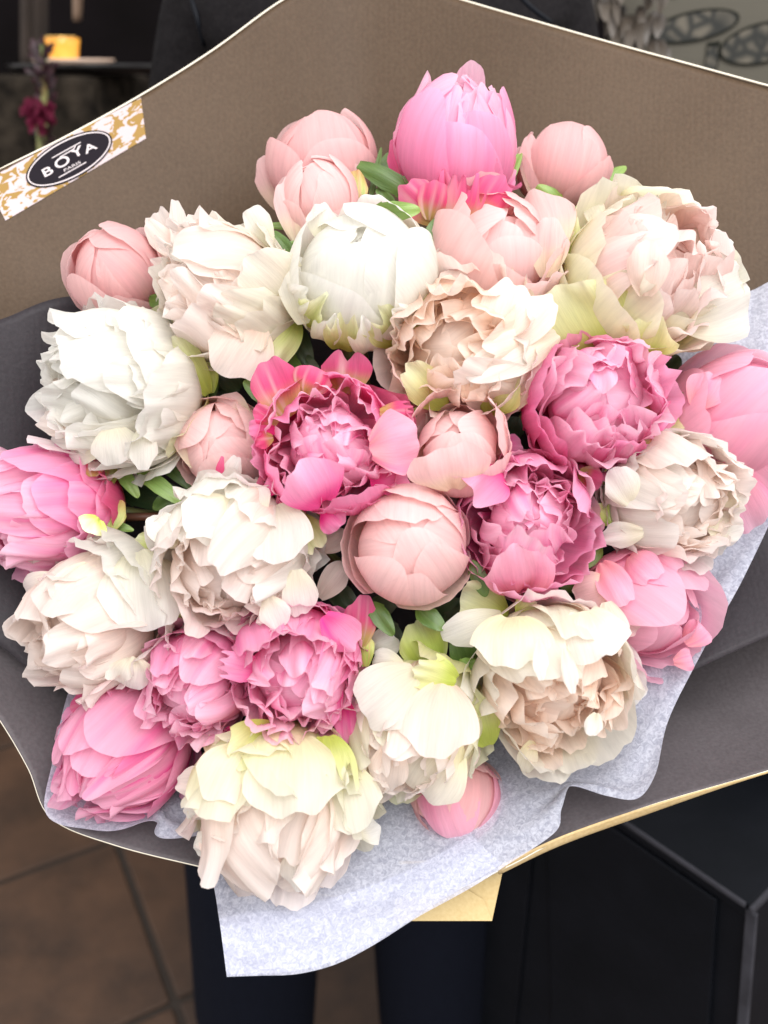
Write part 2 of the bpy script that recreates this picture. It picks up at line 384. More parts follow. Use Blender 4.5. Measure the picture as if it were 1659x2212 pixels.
def k_globe(fl, rng, S, p, el=1.):
    mass(fl, rng, S, 10, p[0], .40, .74, 150, 176, .30, .44, .25, ruffle=.07, crump=.03, flare=.5, elong=el, top=(.82, .86))
    mass(fl, rng, S, 12, p[0], .78, .90, 138, 170, .40, .52, .15, ruffle=.07, crump=.03, flare=.6, elong=el)
    layer(fl, rng, S, 7, p[1 % len(p)], .94, D2(138), .56, ps_j=.13, ruffle=.06, crump=.028, flare=.4, twist=.07, elong=el, tilt=.07)
    layer(fl, rng, S, 6, p[1 % len(p)], .99, D2(116), .68, ps_j=.13, ruffle=.06, crump=.028, flare=.3, twist=.06, elong=el, tilt=.05)
    layer(fl, rng, S, 4, p[-1], 1.04, D2(85), .60, ps_j=.2, ruffle=.08, crump=.04, flare=.4, notch=.08, twist=.05, elong=el)
def k_egg(fl, rng, S, p, el=1.):
    layer(fl, rng, S, 4, p[0], .70, D2(180), .70, ps_j=.0, jit=.02, twist=.03, ruffle=.0, elong=el)
    mass(fl, rng, S, 16, p[0], .76, .92, 156, 178, .30, .42, .12, ruffle=.08, crump=.03, flare=.6, elong=el)
    layer(fl, rng, S, 6, p[0], .93, D2(160), .52, ps_j=.05, ruffle=.06, crump=.028, flare=.35, twist=.06, elong=el)
    layer(fl, rng, S, 5, p[1 % len(p)], .97, D2(138), .72, ps_j=.08, ruffle=.04, crump=.022, flare=.12, twist=.06, elong=el, edge=.03)
    layer(fl, rng, S, 4, p[1 % len(p)], 1.01, D2(116), .86, ps_j=.12, ruffle=.04, crump=.022, flare=.1, twist=.05, elong=el, edge=.03)
    layer(fl, rng, S, 5, p[-1], 1.05, D2(74), .5, ps_j=.2, ruffle=.10, crump=.05, flare=.35, notch=.08, twist=.05, elong=el)
def k_bomb(fl, rng, S, p, el=1.):
    layer(fl, rng, S, 5, p[0], .66, D2(180), .66, ps_j=.0, jit=.05, twist=.04, ruffle=.02, crump=.04, elong=el)
    mass(fl, rng, S, 18, p[0], .30, .66, 132, 172, .24, .40, .36, ruffle=.10, crump=.045, flare=.5, elong=el, top=(.74, .86))
    mass(fl, rng, S, 17, p[0], .66, .88, 126, 162, .36, .54, .20, ruffle=.10, crump=.038, flare=.7, elong=el, top=(.84, .80))
    layer(fl, rng, S, 7, p[1 % len(p)], .93, D2(124), .60, ps_j=.14, ruffle=.08, crump=.032, flare=.5, twist=.07, elong=el, tilt=.08)
    layer(fl, rng, S, 6, p[1 % len(p)], .98, D2(106), .74, ps_j=.14, ruffle=.07, crump=.03, flare=.45, twist=.06, elong=el, tilt=.06)
    layer(fl, rng, S, 5, p[1 % len(p)], 1.02, D2(90), .80, ps_j=.14, ruffle=.07, crump=.03, flare=.4, twist=.05, elong=el)
    layer(fl, rng, S, 3, p[-1], 1.06, D2(72), .62, ruffle=.07, crump=.03, flare=.3, twist=.05, elong=el)
def k_rose(fl, rng, S, p, el=1.):
    layer(fl, rng, S, 5, p[0], .52, D2(180), .52, ps_j=.0, jit=.05, twist=.04, ruffle=.02, crump=.04, elong=el)
    mass(fl, rng, S, 16, p[0], .22, .46, 125, 172, .18, .32, .42, ruffle=.12, crump=.05, flare=.3, elong=el, top=(.62, .66))
    mass(fl, rng, S, 16, p[0], .46, .70, 115, 155, .28, .42, .27, ruffle=.12, crump=.05, flare=.4, elong=el, top=(.66, .70))
    mass(fl, rng, S, 11, p[0], .74, .87, 112, 136, .38, .50, .12, ruffle=.09, crump=.038, flare=.35, elong=el)
    layer(fl, rng, S, 7, p[1 % len(p)], .92, D2(124), .60, ps_j=.08, ruffle=.065, crump=.028, flare=.25, twist=.07, elong=el, tilt=.06)
    layer(fl, rng, S, 5, p[1 % len(p)], .99, D2(114), .84, ps_j=.09, ruffle=.05, crump=.024, flare=.2, twist=.06, elong=el)
    layer(fl, rng, S, 4, p[-1], 1.04, D2(92), .72, ps_j=.2, ruffle=.06, crump=.03, flare=.4, twist=.05, elong=el)
KIND = dict(egg=k_egg, ball=k_ball, cup=k_cup, globe=k_globe, bomb=k_bomb, rose=k_rose)

M_STEM = simple('peony_stem', (.16, .24, .06), .5, noise=(60, (.22, .14, .06)))
BIND = P(835, 1330, .86)
FL = {}
def free_petal(fl, pal, base, tip, width, bulge=.25, cup=.35, roll=0., seed=0, name='petal', nu=17, nv=17, ruffle=.12, notch=.09, rnd=.38, tipk=None, mtl=None, curl=0., bw=.3):
    """a petal from base to tip, both (px, py, depth); bulge bends it towards the camera, cup hollows it, curl rolls the tip"""
    rng = np.random.default_rng(seed+int(base[0]*7+tip[1]*13))
    if pal in ('lime', 'green') and mtl is None: bulge, cup, ruffle, notch = bulge*.5, cup*.3, ruffle+.2, notch+.05
    B = np.array(P(*base)); T = np.array(P(*tip)); ax = T-B; Ln = np.linalg.norm(ax); ax /= Ln
    vw = np.array(CAM)-(B+T)/2; vw -= ax*vw.dot(ax); vw /= np.linalg.norm(vw)
    sd = np.cross(ax, vw)
    vw, sd = vw*math.cos(roll)+sd*math.sin(roll), sd*math.cos(roll)-vw*math.sin(roll)
    u = np.linspace(-1, 1, nu); v = np.linspace(0, 1, nv); ph = rng.uniform(0, 6.28, 4)
    e = .5*np.sin(u*2.4+ph[0])+.35*np.sin(u*5.3+ph[1])+.25*np.sin(u*9.7+ph[2])
    if tipk == 'heart': e = e*.4 - 3.2*np.exp(-(u/.2)**2)
    if tipk == 'point': e = e*.3 + 2.0*np.exp(-(u/.3)**2) - 1.2
    if tipk == 'fringe': e = e*.4 + np.sign(np.sin(u*13+ph[3]))*1.6
    vm = np.clip(1-rnd*np.abs(u)**2.3+notch*e, .3, 1.2)
    V = v[:, None]*vm; U = np.broadcast_to(u, V.shape)
    hw = MPP(base[2])*width/2
    wd = hw*(bw+(1-bw)*np.sin(np.pi/2*np.clip(V/.6, 0, 1))**.9)
    n = 60; s = np.linspace(0, 1, n)
    an = bulge*.7*2*(0.5-s)*1.6 - curl*np.clip((s-.6)/.4, 0, 1)**1.5
    px = np.concatenate([[0], np.cumsum(np.cos(an[1:]))/(n-1)]); py = np.concatenate([[0], np.cumsum(np.sin(an[1:]))/(n-1)])
    if not curl: sc_ = 1/px[-1]; px *= sc_; py = py*sc_-py[-1]*sc_*s
    A = np.interp(V, s, px)*Ln; H = np.interp(V, s, py)*Ln
    H = H - cup*.26*hw*np.abs(U)**2*np.clip(V*2, 0, 1)
    H = H + (ruffle+.05)*hw*V**2*(np.sin(U*4.3+ph[3]+V*2)*(.4+.6*np.abs(U))+.5*np.sin(U*9.5+ph[0]+V*3)*V**2) + .07*hw*wob(rng, U, V, 6, 6)
    H = H + .10*hw*np.abs(U)**5*np.sin(V*6+ph[1])
    pts = B + A[..., None]*ax + H[..., None]*vw + (U*wd)[..., None]*sd
    cols = petal_cols(rng, pal, U, V)
    Mi = np.array(fl.matrix_world.inverted())
    loc = pts.reshape(-1, 3) @ Mi[:3, :3].T + Mi[:3, 3]
    return grid_obj(name, loc.reshape(pts.shape), mtl or M_PETAL, fl, cols)
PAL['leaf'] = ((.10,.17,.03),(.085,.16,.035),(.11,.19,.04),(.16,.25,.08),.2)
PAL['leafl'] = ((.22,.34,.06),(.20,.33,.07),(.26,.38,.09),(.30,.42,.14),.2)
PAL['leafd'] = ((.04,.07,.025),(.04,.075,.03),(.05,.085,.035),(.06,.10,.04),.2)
PAL['sepal'] = ((.28,.34,.06),(.40,.44,.10),(.50,.30,.12),(.62,.18,.14),.4)
def leaf(fl, base, tip, width, pal='leaf', bulge=.3, cup=-.35, roll=0., seed=0):
    return free_petal(fl, pal, base, tip, width, bulge, cup, roll, seed, name='leaf', ruffle=.12, notch=.02, rnd=.93, mtl=M_LEAF, bw=.12)
def sepal(fl, base, tip, width, pal='sepal', **k):
    return free_petal(fl, pal, base, tip, width, name='sepal', mtl=M_LEAF, **k)

def peony(key, kind, x, y, d, r, axis, pals, label, el=1., seed=None, roll=None, group=None, stem=True):
    rng = np.random.default_rng(seed if seed is not None else int(x*31+y))
    a = cdir(axis); S = MPP(d)*r
    r *= 1.03; S *= 1.03; c = P(x, y, d); q = a.to_track_quat('Z', 'Y')
    q = q @ Quaternion((0, 0, 1), rng.uniform(0, 6.28) if roll is None else roll)
    fl = empty('peony', c, q); tag(fl, label, 'flower', group or 'peonies in the bouquet')
    bpy.context.view_layer.update() if False else None
    fl.matrix_basis = Matrix.LocRotScale(c, q, None)
    KIND[kind](fl, rng, S, pals, el)
    # receptacle, sepals and stem
    inv = fl.matrix_basis.inverted()
    for i in range(4):
        petal(fl, rng, S, 'sepal', rng.uniform(0, 6.28), .75, .1, D2(72), .34, 1., z0=-1.05*1, name='sepal', mtl=M_LEAF, ruffle=.02, nu=7, nv=7, elong=el, rnd=.5)
    if stem:
        b0 = c - a*(S*el*.98); mid = b0 - a*(S*.9)
        pts = crspline([b0, mid.lerp(BIND, .12), mid.lerp(BIND, .55), BIND + (b0-BIND).normalized()*.0 + (c-P(835,1150,d))*.05], 12)
        tube('stem', [inv @ Vector(p) for p in pts], .0034, M_STEM, fl, 7)
    fl.matrix_basis = Matrix.LocRotScale(c, q, None)
    bpy.context.view_layer.update()
    FL[key] = fl
    return fl

F = [ # key kind  x  y depth radius axis palettes label
 ('dusty_left','ball',256,597,.590,101,(-.25,.45,.75),['dusty','dusty','dusty'],'closed dusty pink peony bud over a small leaf, beside the ragged blush bloom',1.04),
 ('blush_left','bomb',492,640,.565,146,(-.50,.18,.80),['blush','cream','butter'],'cream and blush peony with a ragged left side, next to the closed dusty bud',1.05),
 ('bud_back','ball',698,357,.618,118,(-.1,.75,.55),['dusty','dusty','pale'],'dusty pink peony bud half hidden behind a smaller paler bud',.86),
 ('bud_front','ball',692,436,.585,88,(-.12,.72,.6),['pale','pale','pale'],'small pale bud with a red edged sepal, in front of a dusty bud',1.0),
 ('hot_top','egg',984,326,.595,128,(.03,.72,.62),['hotpale','hotlit','magenta'],'tall upright hot pink peony with crimson ragged base, highest in the bouquet',.98),
 ('bud_right','ball',1213,365,.622,92,(.12,.80,.5),['dusty','dusty','dusty'],'dull pink bud with one loose petal, close beside the tallest hot pink peony',.92),
 ('white_ball','ball',782,600,.552,152,(.02,.38,.9),['white','white','butter'],'round smooth white peony with green tinted petals at its base',1.0),
 ('pink_bowl','cup',1072,535,.575,138,(.05,.45,.8),['pale','pale','pale'],'pink bowl shaped peony with a rolled pale rim, above the peach bloom',.92),
 ('peach','bomb',1000,745,.556,166,(-.32,-.18,.9),['peach','blush','butter'],'large peach coloured ruffled peony with white petals standing at one side',.95),
 ('big_white','bomb',1388,600,.568,170,(.28,.30,.85),['rosy','butter','butter'],'widest creamy white peony with a pale pink ruffled heart and yellow green base',.86),
 ('white_left','bomb',268,845,.568,166,(-.66,-.05,.72),['white','white','lime'],'white shaggy peony with spiky loose petals against the dark paper',.95),
 ('pale_streak','ball',482,962,.572,98,(-.1,.1,.95),['pale','pale','dusty'],'pale pink round peony with crimson streaks, tucked beside the central hot pink bloom',1.0),
 ('hot_centre','rose',716,965,.535,152,(-.02,-.05,.98),['hotpale','hot','magenta'],'hot pink ruffled peony with crimson outer petals standing up behind it',.95),
 ('pale_cup','cup',988,966,.538,108,(-.05,.35,.85),['pale','pale','pale'],'small pale pink cup shaped peony with an open rim below the peach bloom',.95),
 ('hot_right','bomb',1283,875,.553,146,(.05,.12,.95),['hotpale','hot','magenta'],'deep pink round peony with fringed crimson side, below the widest white peony',1.0),
 ('light_right','ball',1572,912,.585,140,(.35,.45,.65),['pink','pink','pink'],'light pink smooth peony standing against the tissue, half out beyond the white one',1.25),
 ('white_right','bomb',1448,1075,.558,140,(.35,-.15,.85),['blush','white','white'],'white peony with a small blush heart, between two light pink blooms',.95),
 ('hot_mid_right','rose',1137,1125,.548,150,(.06,.02,.97),['hotpale','hotlit','pink'],'squarish hot pink peony with pale ruffled heart beside the pale round bud',.9),
 ('pale_ball','ball',884,1178,.535,133,(-.02,.22,.97),['pale','pale','pale'],'perfectly round pale pink closed peony in the middle of the bouquet',.97),
 ('light_low','cup',1395,1312,.568,135,(.40,-.22,.8),['pink','pink','pink'],'light pink peony with rolled scroll like petals resting by the tissue',1.05),
 ('hot_far_left','bomb',110,1105,.575,138,(-.72,-.02,.65),['hotpale','hotlit','magenta'],'hot pink peony turned sideways with red and green sepals at its base',1.05),
 ('white_mid','bomb',508,1200,.540,160,(-.08,-.42,.85),['blush','white','white'],'white peony with broad smooth petals over a frilled blush underside',.92),
 ('white_low_left','bomb',225,1322,.560,160,(-.50,-.35,.75),['blush','white','cream'],'white peony with a blush folded heart above the lowest pink bloom',.98),
 ('hot_low','bomb',428,1470,.548,115,(-.15,-.28,.9),['hotpale','hotlit','hot'],'smaller hot pink peony wedged between two white ones and a taller pink one',1.03),
 ('hot_low_mid','bomb',648,1442,.538,138,(.05,-.22,.93),['hotpale','hotlit','hot'],'bright pink crumpled peony with a dark red cleft and one green red sepal',1.03),
 ('pink_low_left','egg',275,1622,.560,134,(-.45,-.40,.7),['striped','striped','striped'],'pink striped peony lying on the left tissue corner',1.02),
 ('white_bottom','bomb',605,1735,.535,188,(-.08,-.72,.6),['blush','butter','butter'],'big creamy white peony hanging over the tissue flap with lime green base petals',.86),
 ('white_low_mid','globe',902,1560,.545,140,(-.30,-.45,.8),['blush','butter','lime'],'white peony with green veined collar petals next to the open cream one',1.05),
 ('cream_rose','rose',1198,1470,.535,170,(.06,-.28,.93),['peach','cream','white'],'open cream peony like a rose with a peach folded heart',.95),
 ('bud_bottom','ball',985,1724,.572,100,(.10,-.62,.6),['pink','dusty','dusty'],'small pink bud pointing down onto the tissue beneath a white peony',.85),
]
SEED = {'peach': 41, 'hot_top': 12, 'pale_ball': 77, 'white_right': 23}
for key, kind, x, y, d, r, ax, pals, label, el in F:
    peony(key, kind, x, y, d, r, ax, pals, label, el, SEED.get(key))

# ------------------------------------------------------------------ wrapping papers
out_top = [(-420,590,.62),(-150,445,.63),(0,366,.645),(152,290,.66),(305,205,.675),(460,108,.69),(610,0,.705),(735,-60,.715),(860,-45,.715),(1000,0,.71),(1165,48,.70),(1330,95,.69),(1495,140,.68),(1659,185,.665),(1900,250,.645),(2080,480,.635),(2080,800,.63)]
def towards(row, cx, cy, k, dd):
    return [(x+(cx-x)*k, y+(cy-y)*k, d+dd) for x, y, d in row]
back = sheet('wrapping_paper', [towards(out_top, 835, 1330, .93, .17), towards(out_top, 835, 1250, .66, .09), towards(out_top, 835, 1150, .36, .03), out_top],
             M_WARM_LIT, 130, 70, .0024, 3, .0011, M_RIM, (13, 10))
tag(back, 'tall brown wrapping paper sheet with painted-in warm light and a pale rim-lit cut edge, rising behind the flowers', 'wrapping paper', 'paper sheets of the wrap')
out_low = [(-420,590,.62),(-430,900,.61),(-260,1230,.59),(-95,1420,.575),(0,1556,.565),(60,1660,.555),(110,1768,.548),(250,1826,.545),(450,1872,.542),(700,1925,.54),(930,1925,.54),(1085,1868,.542),(1215,1806,.545),(1400,1742,.552),(1659,1668,.565),(1900,1585,.58),(2050,1300,.60),(2060,1050,.61)]
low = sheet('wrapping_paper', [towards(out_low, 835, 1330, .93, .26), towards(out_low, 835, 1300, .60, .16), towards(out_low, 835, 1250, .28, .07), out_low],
            M_COOL_LIT, 140, 70, .0024, 5, .0011, M_RIM, (16, 10))
tag(low, 'grey wrapping paper sheet with painted-in cool light, curving up below the flowers', 'wrapping paper', 'paper sheets of the wrap')
tube('lit_cut_edge', [P(x, y, d) for x, y, d in out_top[1:15]] and [Vector(p) for p in crspline([P(*p) for p in out_top], 90)], .00065, M_RIM, back, 6)  # added strip; its pale colour paints the bright rim light along the cut edge
# golden outside of the lower sheet, turned over along its lower right edge
fo = [(1075,1872,.5415),(1215,1806,.5445),(1400,1742,.5515),(1560,1695,.559),(1659,1667,.564)]
fo2 = [(1080,1888,.548),(1215,1824,.552),(1400,1757,.559),(1560,1701,.563),(1659,1669,.566)]
fo3 = [(1110,1860,.575),(1235,1790,.58),(1400,1730,.58),(1560,1690,.58),(1659,1664,.58)]
sheet('folded_edge', [fo, fo2, fo3], M_KRAFT, 40, 10, .0, 2, .0006, None, parent=low)
lin_up = [(-420,800,.60),(-150,727,.598),(0,690,.605),(150,640,.62),(420,640,.66),(835,700,.70),(1250,800,.67),(1500,860,.64),(1900,900,.63)]
lin_mid = [(-420,1000,.597),(-150,1020,.60),(0,1040,.61),(150,1060,.635),(420,1100,.70),(835,1200,.78),(1250,1200,.70),(1500,1150,.65),(1900,1080,.63)]
lin_low = [(-420,1080,.590),(-150,1290,.583),(0,1395,.585),(130,1492,.592),(420,1640,.61),(835,1720,.615),(1250,1590,.61),(1500,1450,.60),(1900,1270,.60)]
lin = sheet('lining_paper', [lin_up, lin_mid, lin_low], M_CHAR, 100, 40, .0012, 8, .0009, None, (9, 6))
tag(lin, 'dark lining paper lying between the brown sheet and the blooms', 'wrapping paper', 'paper sheets of the wrap')
# tissue
t_out = [(1690,600,.625),(1720,680,.61),(1735,800,.60),(1720,980,.592),(1665,1125,.585),(1610,1240,.578),(1555,1340,.572),(1495,1455,.566),(1440,1565,.556),(1415,1675,.540),(1378,1727,.532),(1312,1714,.540),(1236,1690,.548),(1214,1745,.538),(1200,1800,.533),(1085,1874,.528),(985,1935,.522),(900,1985,.517),(810,2040,.512),(725,2082,.508),(640,2104,.506),(560,2109,.504),(490,2110,.503)]
t_mid = [(1560,640,.635),(1580,730,.62),(1600,850,.61),(1580,1000,.605),(1530,1140,.600),(1480,1230,.595),(1430,1310,.590),(1385,1410,.585),(1340,1510,.578),(1310,1600,.570),(1270,1660,.565),(1220,1675,.563),(1180,1690,.561),(1140,1720,.556),(1100,1760,.550),(1020,1810,.545),(930,1860,.540),(850,1900,.536),(770,1930,.533),(700,1950,.531),(630,1970,.529),(550,1975,.527),(474,1990,.523)]
t_in = [(1430,640,.645),(1430,740,.64),(1430,860,.64),(1420,1000,.635),(1390,1120,.63),(1350,1220,.625),(1300,1300,.62),(1260,1380,.62),(1220,1450,.615),(1180,1520,.61),(1140,1560,.605),(1100,1580,.605),(1060,1600,.60),(1020,1630,.595),(980,1650,.595),(920,1670,.59),(850,1690,.585),(780,1710,.58),(710,1720,.578),(640,1730,.576),(580,1740,.574),(520,1760,.570),(452,1850,.556)]
tis = sheet('tissue_paper', [t_in, t_mid, t_out], M_TISSUE, 190, 70, .0016, 11, .0, None, (60, 26))
sheet('folded_layer', [[(x, y-6, d+.0035) for x, y, d in t_mid[15:]], [(x+(x2-x)*.5, y+(y2-y)*.5-4, d+(d2-d)*.5+.004) for (x, y, d), (x2, y2, d2) in zip(t_mid[15:], t_out[15:])], [(x, y-7, d+.002) for x, y, d in t_out[15:]]], M_TISSUE, 60, 24, .0006, 21, .0, None, (12, 8), parent=tis)
tag(tis, 'white tissue paper running down beside the blooms and ending in a hanging flap', 'tissue paper', 'tissue sheets of the wrap')
l_out = [(175,1430,.585),(150,1485,.575),(132,1560,.562),(112,1650,.552),(96,1744,.541),(128,1784,.538),(200,1789,.537),(270,1789,.537),(335,1778,.536),(348,1802,.537),(440,1804,.540)]
l_mid = [(235,1440,.600),(215,1500,.592),(205,1570,.585),(200,1640,.578),(200,1700,.57),(225,1730,.566),(265,1735,.565),(310,1735,.564),(350,1735,.563),(380,1745,.563),(450,1755,.563)]
l_in = [(300,1450,.62),(290,1510,.615),(290,1570,.61),(300,1610,.606),(310,1650,.604),(325,1665,.602),(345,1670,.600),(370,1672,.600),(395,1675,.599),(420,1680,.598),(465,1700,.596)]
tl = sheet('tissue_paper', [l_in, l_mid, l_out], M_TISSUE, 110, 40, .0013, 12, .0, None, (34, 18))
tag(tl, 'white tissue paper corner under the pink striped peony', 'tissue paper', 'tissue sheets of the wrap')
# ------------------------------------------------------------------ cream envelope behind the flap
env = empty('envelope', P(975, 1940, .55)); tag(env, 'cream paper envelope with a pointed flap tucked under the tissue', 'envelope')
M_ENV = paper_material('cream_envelope_paper', (.50, .37, .17), (.57, .44, .22), .6, False)
def rel(o, pts): return [Vector(p) - o.location for p in pts]
Q = [P(862,1860,.5635), P(1091,1860,.5635), P(1063,1990,.556), P(850,1990,.556)]
nrm = (Q[1]-Q[0]).cross(Q[3]-Q[0]).normalized()
if nrm.dot(CAM-Q[0]) < 0: nrm = -nrm
ev = rel(env, Q); ev2 = [v - nrm*.002 for v in ev]
o = mesh_obj('envelope_body', ev+ev2, [(0,1,2,3),(7,6,5,4),(0,4,5,1),(1,5,6,2),(2,6,7,3),(3,7,4,0)], M_ENV, env)
o.modifiers.new('b', 'BEVEL').width = .0004
fp = [P(1100,1800,.568), P(1063,1988,.556), P(1048,1940,.559), P(990,1908,.561), P(900,1870,.563), P(800,1800,.567)]
fpv = rel(env, fp)
def qpt(a, b): return Q[0]+(Q[1]-Q[0])*a+(Q[3]-Q[0])*b
fl_v = [v + nrm*.0012 for v in rel(env, [P(1063,1988,.5558), P(1044,1942,.5586), P(1000,1915,.5600), P(956,1905,.5606), P(900,1930,.5592), P(853,1988,.5558)])]
fl_w = [v - nrm*.0006 for v in fl_v]
nn_ = len(fl_v)
mesh_obj('envelope_flap', fl_v+fl_w, [tuple(range(nn_)), tuple(range(nn_, 2*nn_))[::-1]]+[(i, (i+1) % nn_, nn_+(i+1) % nn_, nn_+i) for i in range(nn_)], M_ENV, env)

# ------------------------------------------------------------------ single petals, sepals and leaves one can tell apart
DEP = {f[0]: f[4] for f in F}
def fp(key, pal, bx, by, bo, tx, ty, to, w_, **k):
    d = DEP[key]; return free_petal(FL[key], pal, (bx, by, d+bo), (tx, ty, d+to), w_, **k)
def lf(key, bx, by, bo, tx, ty, to, w_, pal='leaf', **k):
    d = DEP[key]; return leaf(FL[key], (bx, by, d+bo), (tx, ty, d+to), w_, pal, **k)
def sp(key, bx, by, bo, tx, ty, to, w_, pal='sepal', **k):
    d = DEP[key]; return sepal(FL[key], (bx, by, d+bo), (tx, ty, d+to), w_, pal, **k)
# dusty bud on the left
lf('dusty_left', 322,640,-.008, 392,688,-.018, 46, bulge=.5); lf('dusty_left', 318,690,-.01, 380,700,-.02, 34, 'leafl')
fp('dusty_left','dusty', 195,660,.008, 160,530,.012, 70, bulge=.3)
# blush bloom
fp('blush_left','blush', 385,570,.02, 330,452,.016, 70, notch=.12); fp('blush_left','blush', 392,560,.01, 380,432,.012, 40, notch=.1)
fp('blush_left','blush', 385,560,.015, 316,478,.012, 52); fp('blush_left','white', 585,530,-.012, 532,436,-.018, 60, curl=1.2)
fp('blush_left','cream', 632,650,-.01, 530,560,-.046, 150, bulge=.5, cup=.5); fp('blush_left','blush', 560,700,-.022, 486,815,-.028, 150, bulge=.45)
fp('blush_left','lime', 640,690,.0, 570,770,-.02, 90, bulge=.5); fp('blush_left','blush', 420,640,-.03, 352,600,-.025, 80, ruffle=.2)
fp('blush_left','white', 430,560,-.03, 365,520,-.02, 60, ruffle=.2)
lf('blush_left', 620,690,.03, 672,792,.02, 70, 'leafd')
# the two upper buds
fp('bud_back','dusty', 610,455,.0, 572,335,.004, 76, bulge=.3); lf('bud_front', 797,445,.012, 824,318,.02, 20, 'leaf', bulge=.1)
fp('bud_front','pale', 640,520,-.012, 620,378,-.012, 74, bulge=.35, cup=.6); sp('bud_front', 770,455,-.005, 768,368,-.004, 54, pal='sepal')
lf('bud_front', 650,490,.0, 572,486,.0, 22, 'leafl'); lf('bud_front', 670,525,-.01, 604,530,-.012, 22, 'leafl')
# tall hot pink
fp('hot_top','magenta', 955,482,-.03, 866,395,-.036, 84, ruffle=.25, notch=.1); fp('hot_top','magenta', 985,484,-.034, 1000,376,-.05, 110, ruffle=.25, notch=.14, tipk='fringe')
fp('hot_top','magenta', 930,476,-.034, 950,390,-.046, 80, ruffle=.3); fp('hot_top','magenta', 1030,474,-.03, 1090,380,-.036, 90, ruffle=.25, notch=.1)
fp('hot_top','magenta', 890,440,-.005, 852,300,-.004, 56, ruffle=.2); fp('hot_top','hotlit', 1060,440,.0, 1112,365,-.004, 44); fp('hot_top','magenta', 1075,430,.0, 1100,285,.0, 50)
pass
lf('hot_top', 905,425,-.004, 768,352,-.004, 62, bulge=.35); lf('hot_top', 795,462,-.05, 908,452,-.055, 60, 'leafl', bulge=.4)
lf('hot_top', 945,520,-.012, 880,500,-.018, 50, 'leaf'); sp('hot_top', 940,480,-.01, 905,440,-.012, 40)
# right dusty bud
fp('bud_right','dusty', 1150,420,-.012, 1150,288,-.012, 66, bulge=.3, roll=.3); lf('bud_right', 1215,452,-.028, 1158,402,-.03, 60, 'leafl'); fp('bud_right','dusty', 1140,400,.0, 1112,320,.0, 50)
lf('bud_right', 1212,478,-.025, 1356,418,-.012, 56, 'leafl', bulge=.4)
# round white
fp('white_ball','white', 700,520,-.012, 692,442,-.002, 70, bulge=.2, ruffle=.1); 
for i, an_ in enumerate((198, 218, 238, 256, 276, 298, 322)):
    ca_, sa_ = math.cos(R(an_)), -math.sin(R(an_)); rt_ = (104, 92, 100, 86, 98, 92, 108)[i]
    fp('white_ball', ('white', 'lime')[i % 2], 782+160*ca_, 600+160*sa_, .004, 782+rt_*ca_-14, 600+rt_*sa_,-.036, (70, 84, 64, 90, 70, 84, 66)[i], bulge=.3, ruffle=.3, notch=.16, seed=i, bw=.6)
fp('white_ball','lime', 885,720,-.012, 905,615,-.022, 80, bulge=.4, notch=.12); fp('white_ball','white', 655,700,-.01, 628,545,-.014, 84, bulge=.45); fp('white_ball','lime', 925,640,.0, 925,520,.004, 40)
pass
# pink bowl
fp('pink_bowl','pale', 1190,570,-.012, 1135,424,.006, 180, bulge=.55, cup=.5); fp('pink_bowl','pale', 985,590,-.016, 958,470,-.008, 120, bulge=.5, cup=.6); fp('pink_bowl','pale', 1180,600,-.018, 1190,470,-.018, 90, bulge=.4, cup=.6)
# peach
fp('peach','white', 1205,722,-.016, 1008,808,-.046, 96, bulge=.35, cup=.3); fp('peach','blush', 1060,770,-.03, 1120,605,-.03, 120, bulge=.3, ruffle=.15); fp('peach','blush', 1080,760,-.034, 1195,640,-.026, 90, bulge=.4, ruffle=.15)
fp('peach','blush', 970,650,-.02, 1010,590,-.008, 100, ruffle=.2); fp('peach','lime', 960,880,-.012, 880,790,-.03, 90, bulge=.4, notch=.12); fp('peach','lime', 1060,895,-.012, 1090,805,-.032, 110, bulge=.4, notch=.1); fp('peach','pale', 1110,880,-.014, 1165,750,-.022, 80, bulge=.4)
fp('peach','peach', 1010,800,-.04, 1060,840,-.03, 120, ruffle=.2)
# widest white
fp('big_white','white', 1450,690,-.02, 1612,612,-.008, 210, bulge=.5, cup=.5, ruffle=.15); fp('big_white','white', 1480,580,-.01, 1575,520,.004, 130, bulge=.4, cup=.5); fp('big_white','white', 1390,500,-.02, 1418,424,-.014, 80, tipk='fringe', bulge=.2)
fp('big_white','cream', 1300,500,.0, 1272,420,.004, 46); fp('big_white','dusty', 1430,540,.02, 1490,456,.02, 110, bulge=.4); fp('big_white','blush', 1395,640,-.045, 1405,520,-.056, 90, bulge=.4); fp('big_white','white', 1400,520,-.03, 1440,470,-.03, 70, curl=.8)
fp('big_white','lime', 1310,755,-.012, 1225,610,-.030, 190, bulge=.6, bw=.5); fp('big_white','lime', 1380,765,-.014, 1400,690,-.036, 150, bulge=.5, ruffle=.15, notch=.1)
fp('big_white','lime', 1235,560,.0, 1245,470,.0, 40, tipk='point')
# shaggy white on the left
for i, (bx, by, tx, ty, w_) in enumerate([(180,885,78,850,44),(190,900,92,872,36),(190,935,82,905,56),(200,960,112,940,48),(215,975,150,980,56),(170,850,98,790,56),(180,800,110,745,60),(230,760,180,700,60)]):
    fp('white_left', 'white' if i % 3 != 2 else 'blush', bx,by,-.022, tx,ty,-.008, w_, bulge=.3, seed=i, notch=.08)
fp('white_left','white', 312,920,-.03, 310,1016,-.03, 60, bulge=.3); fp('white_left','white', 245,920,-.034, 258,1004,-.03, 110, bulge=.4); fp('white_left','lime', 450,850,.0, 372,722,-.03, 64, bulge=.5); fp('white_left','white', 380,730,-.012, 280,672,-.006, 50)
sp('white_left', 455,850,.004, 440,780,.0, 50, 'green')
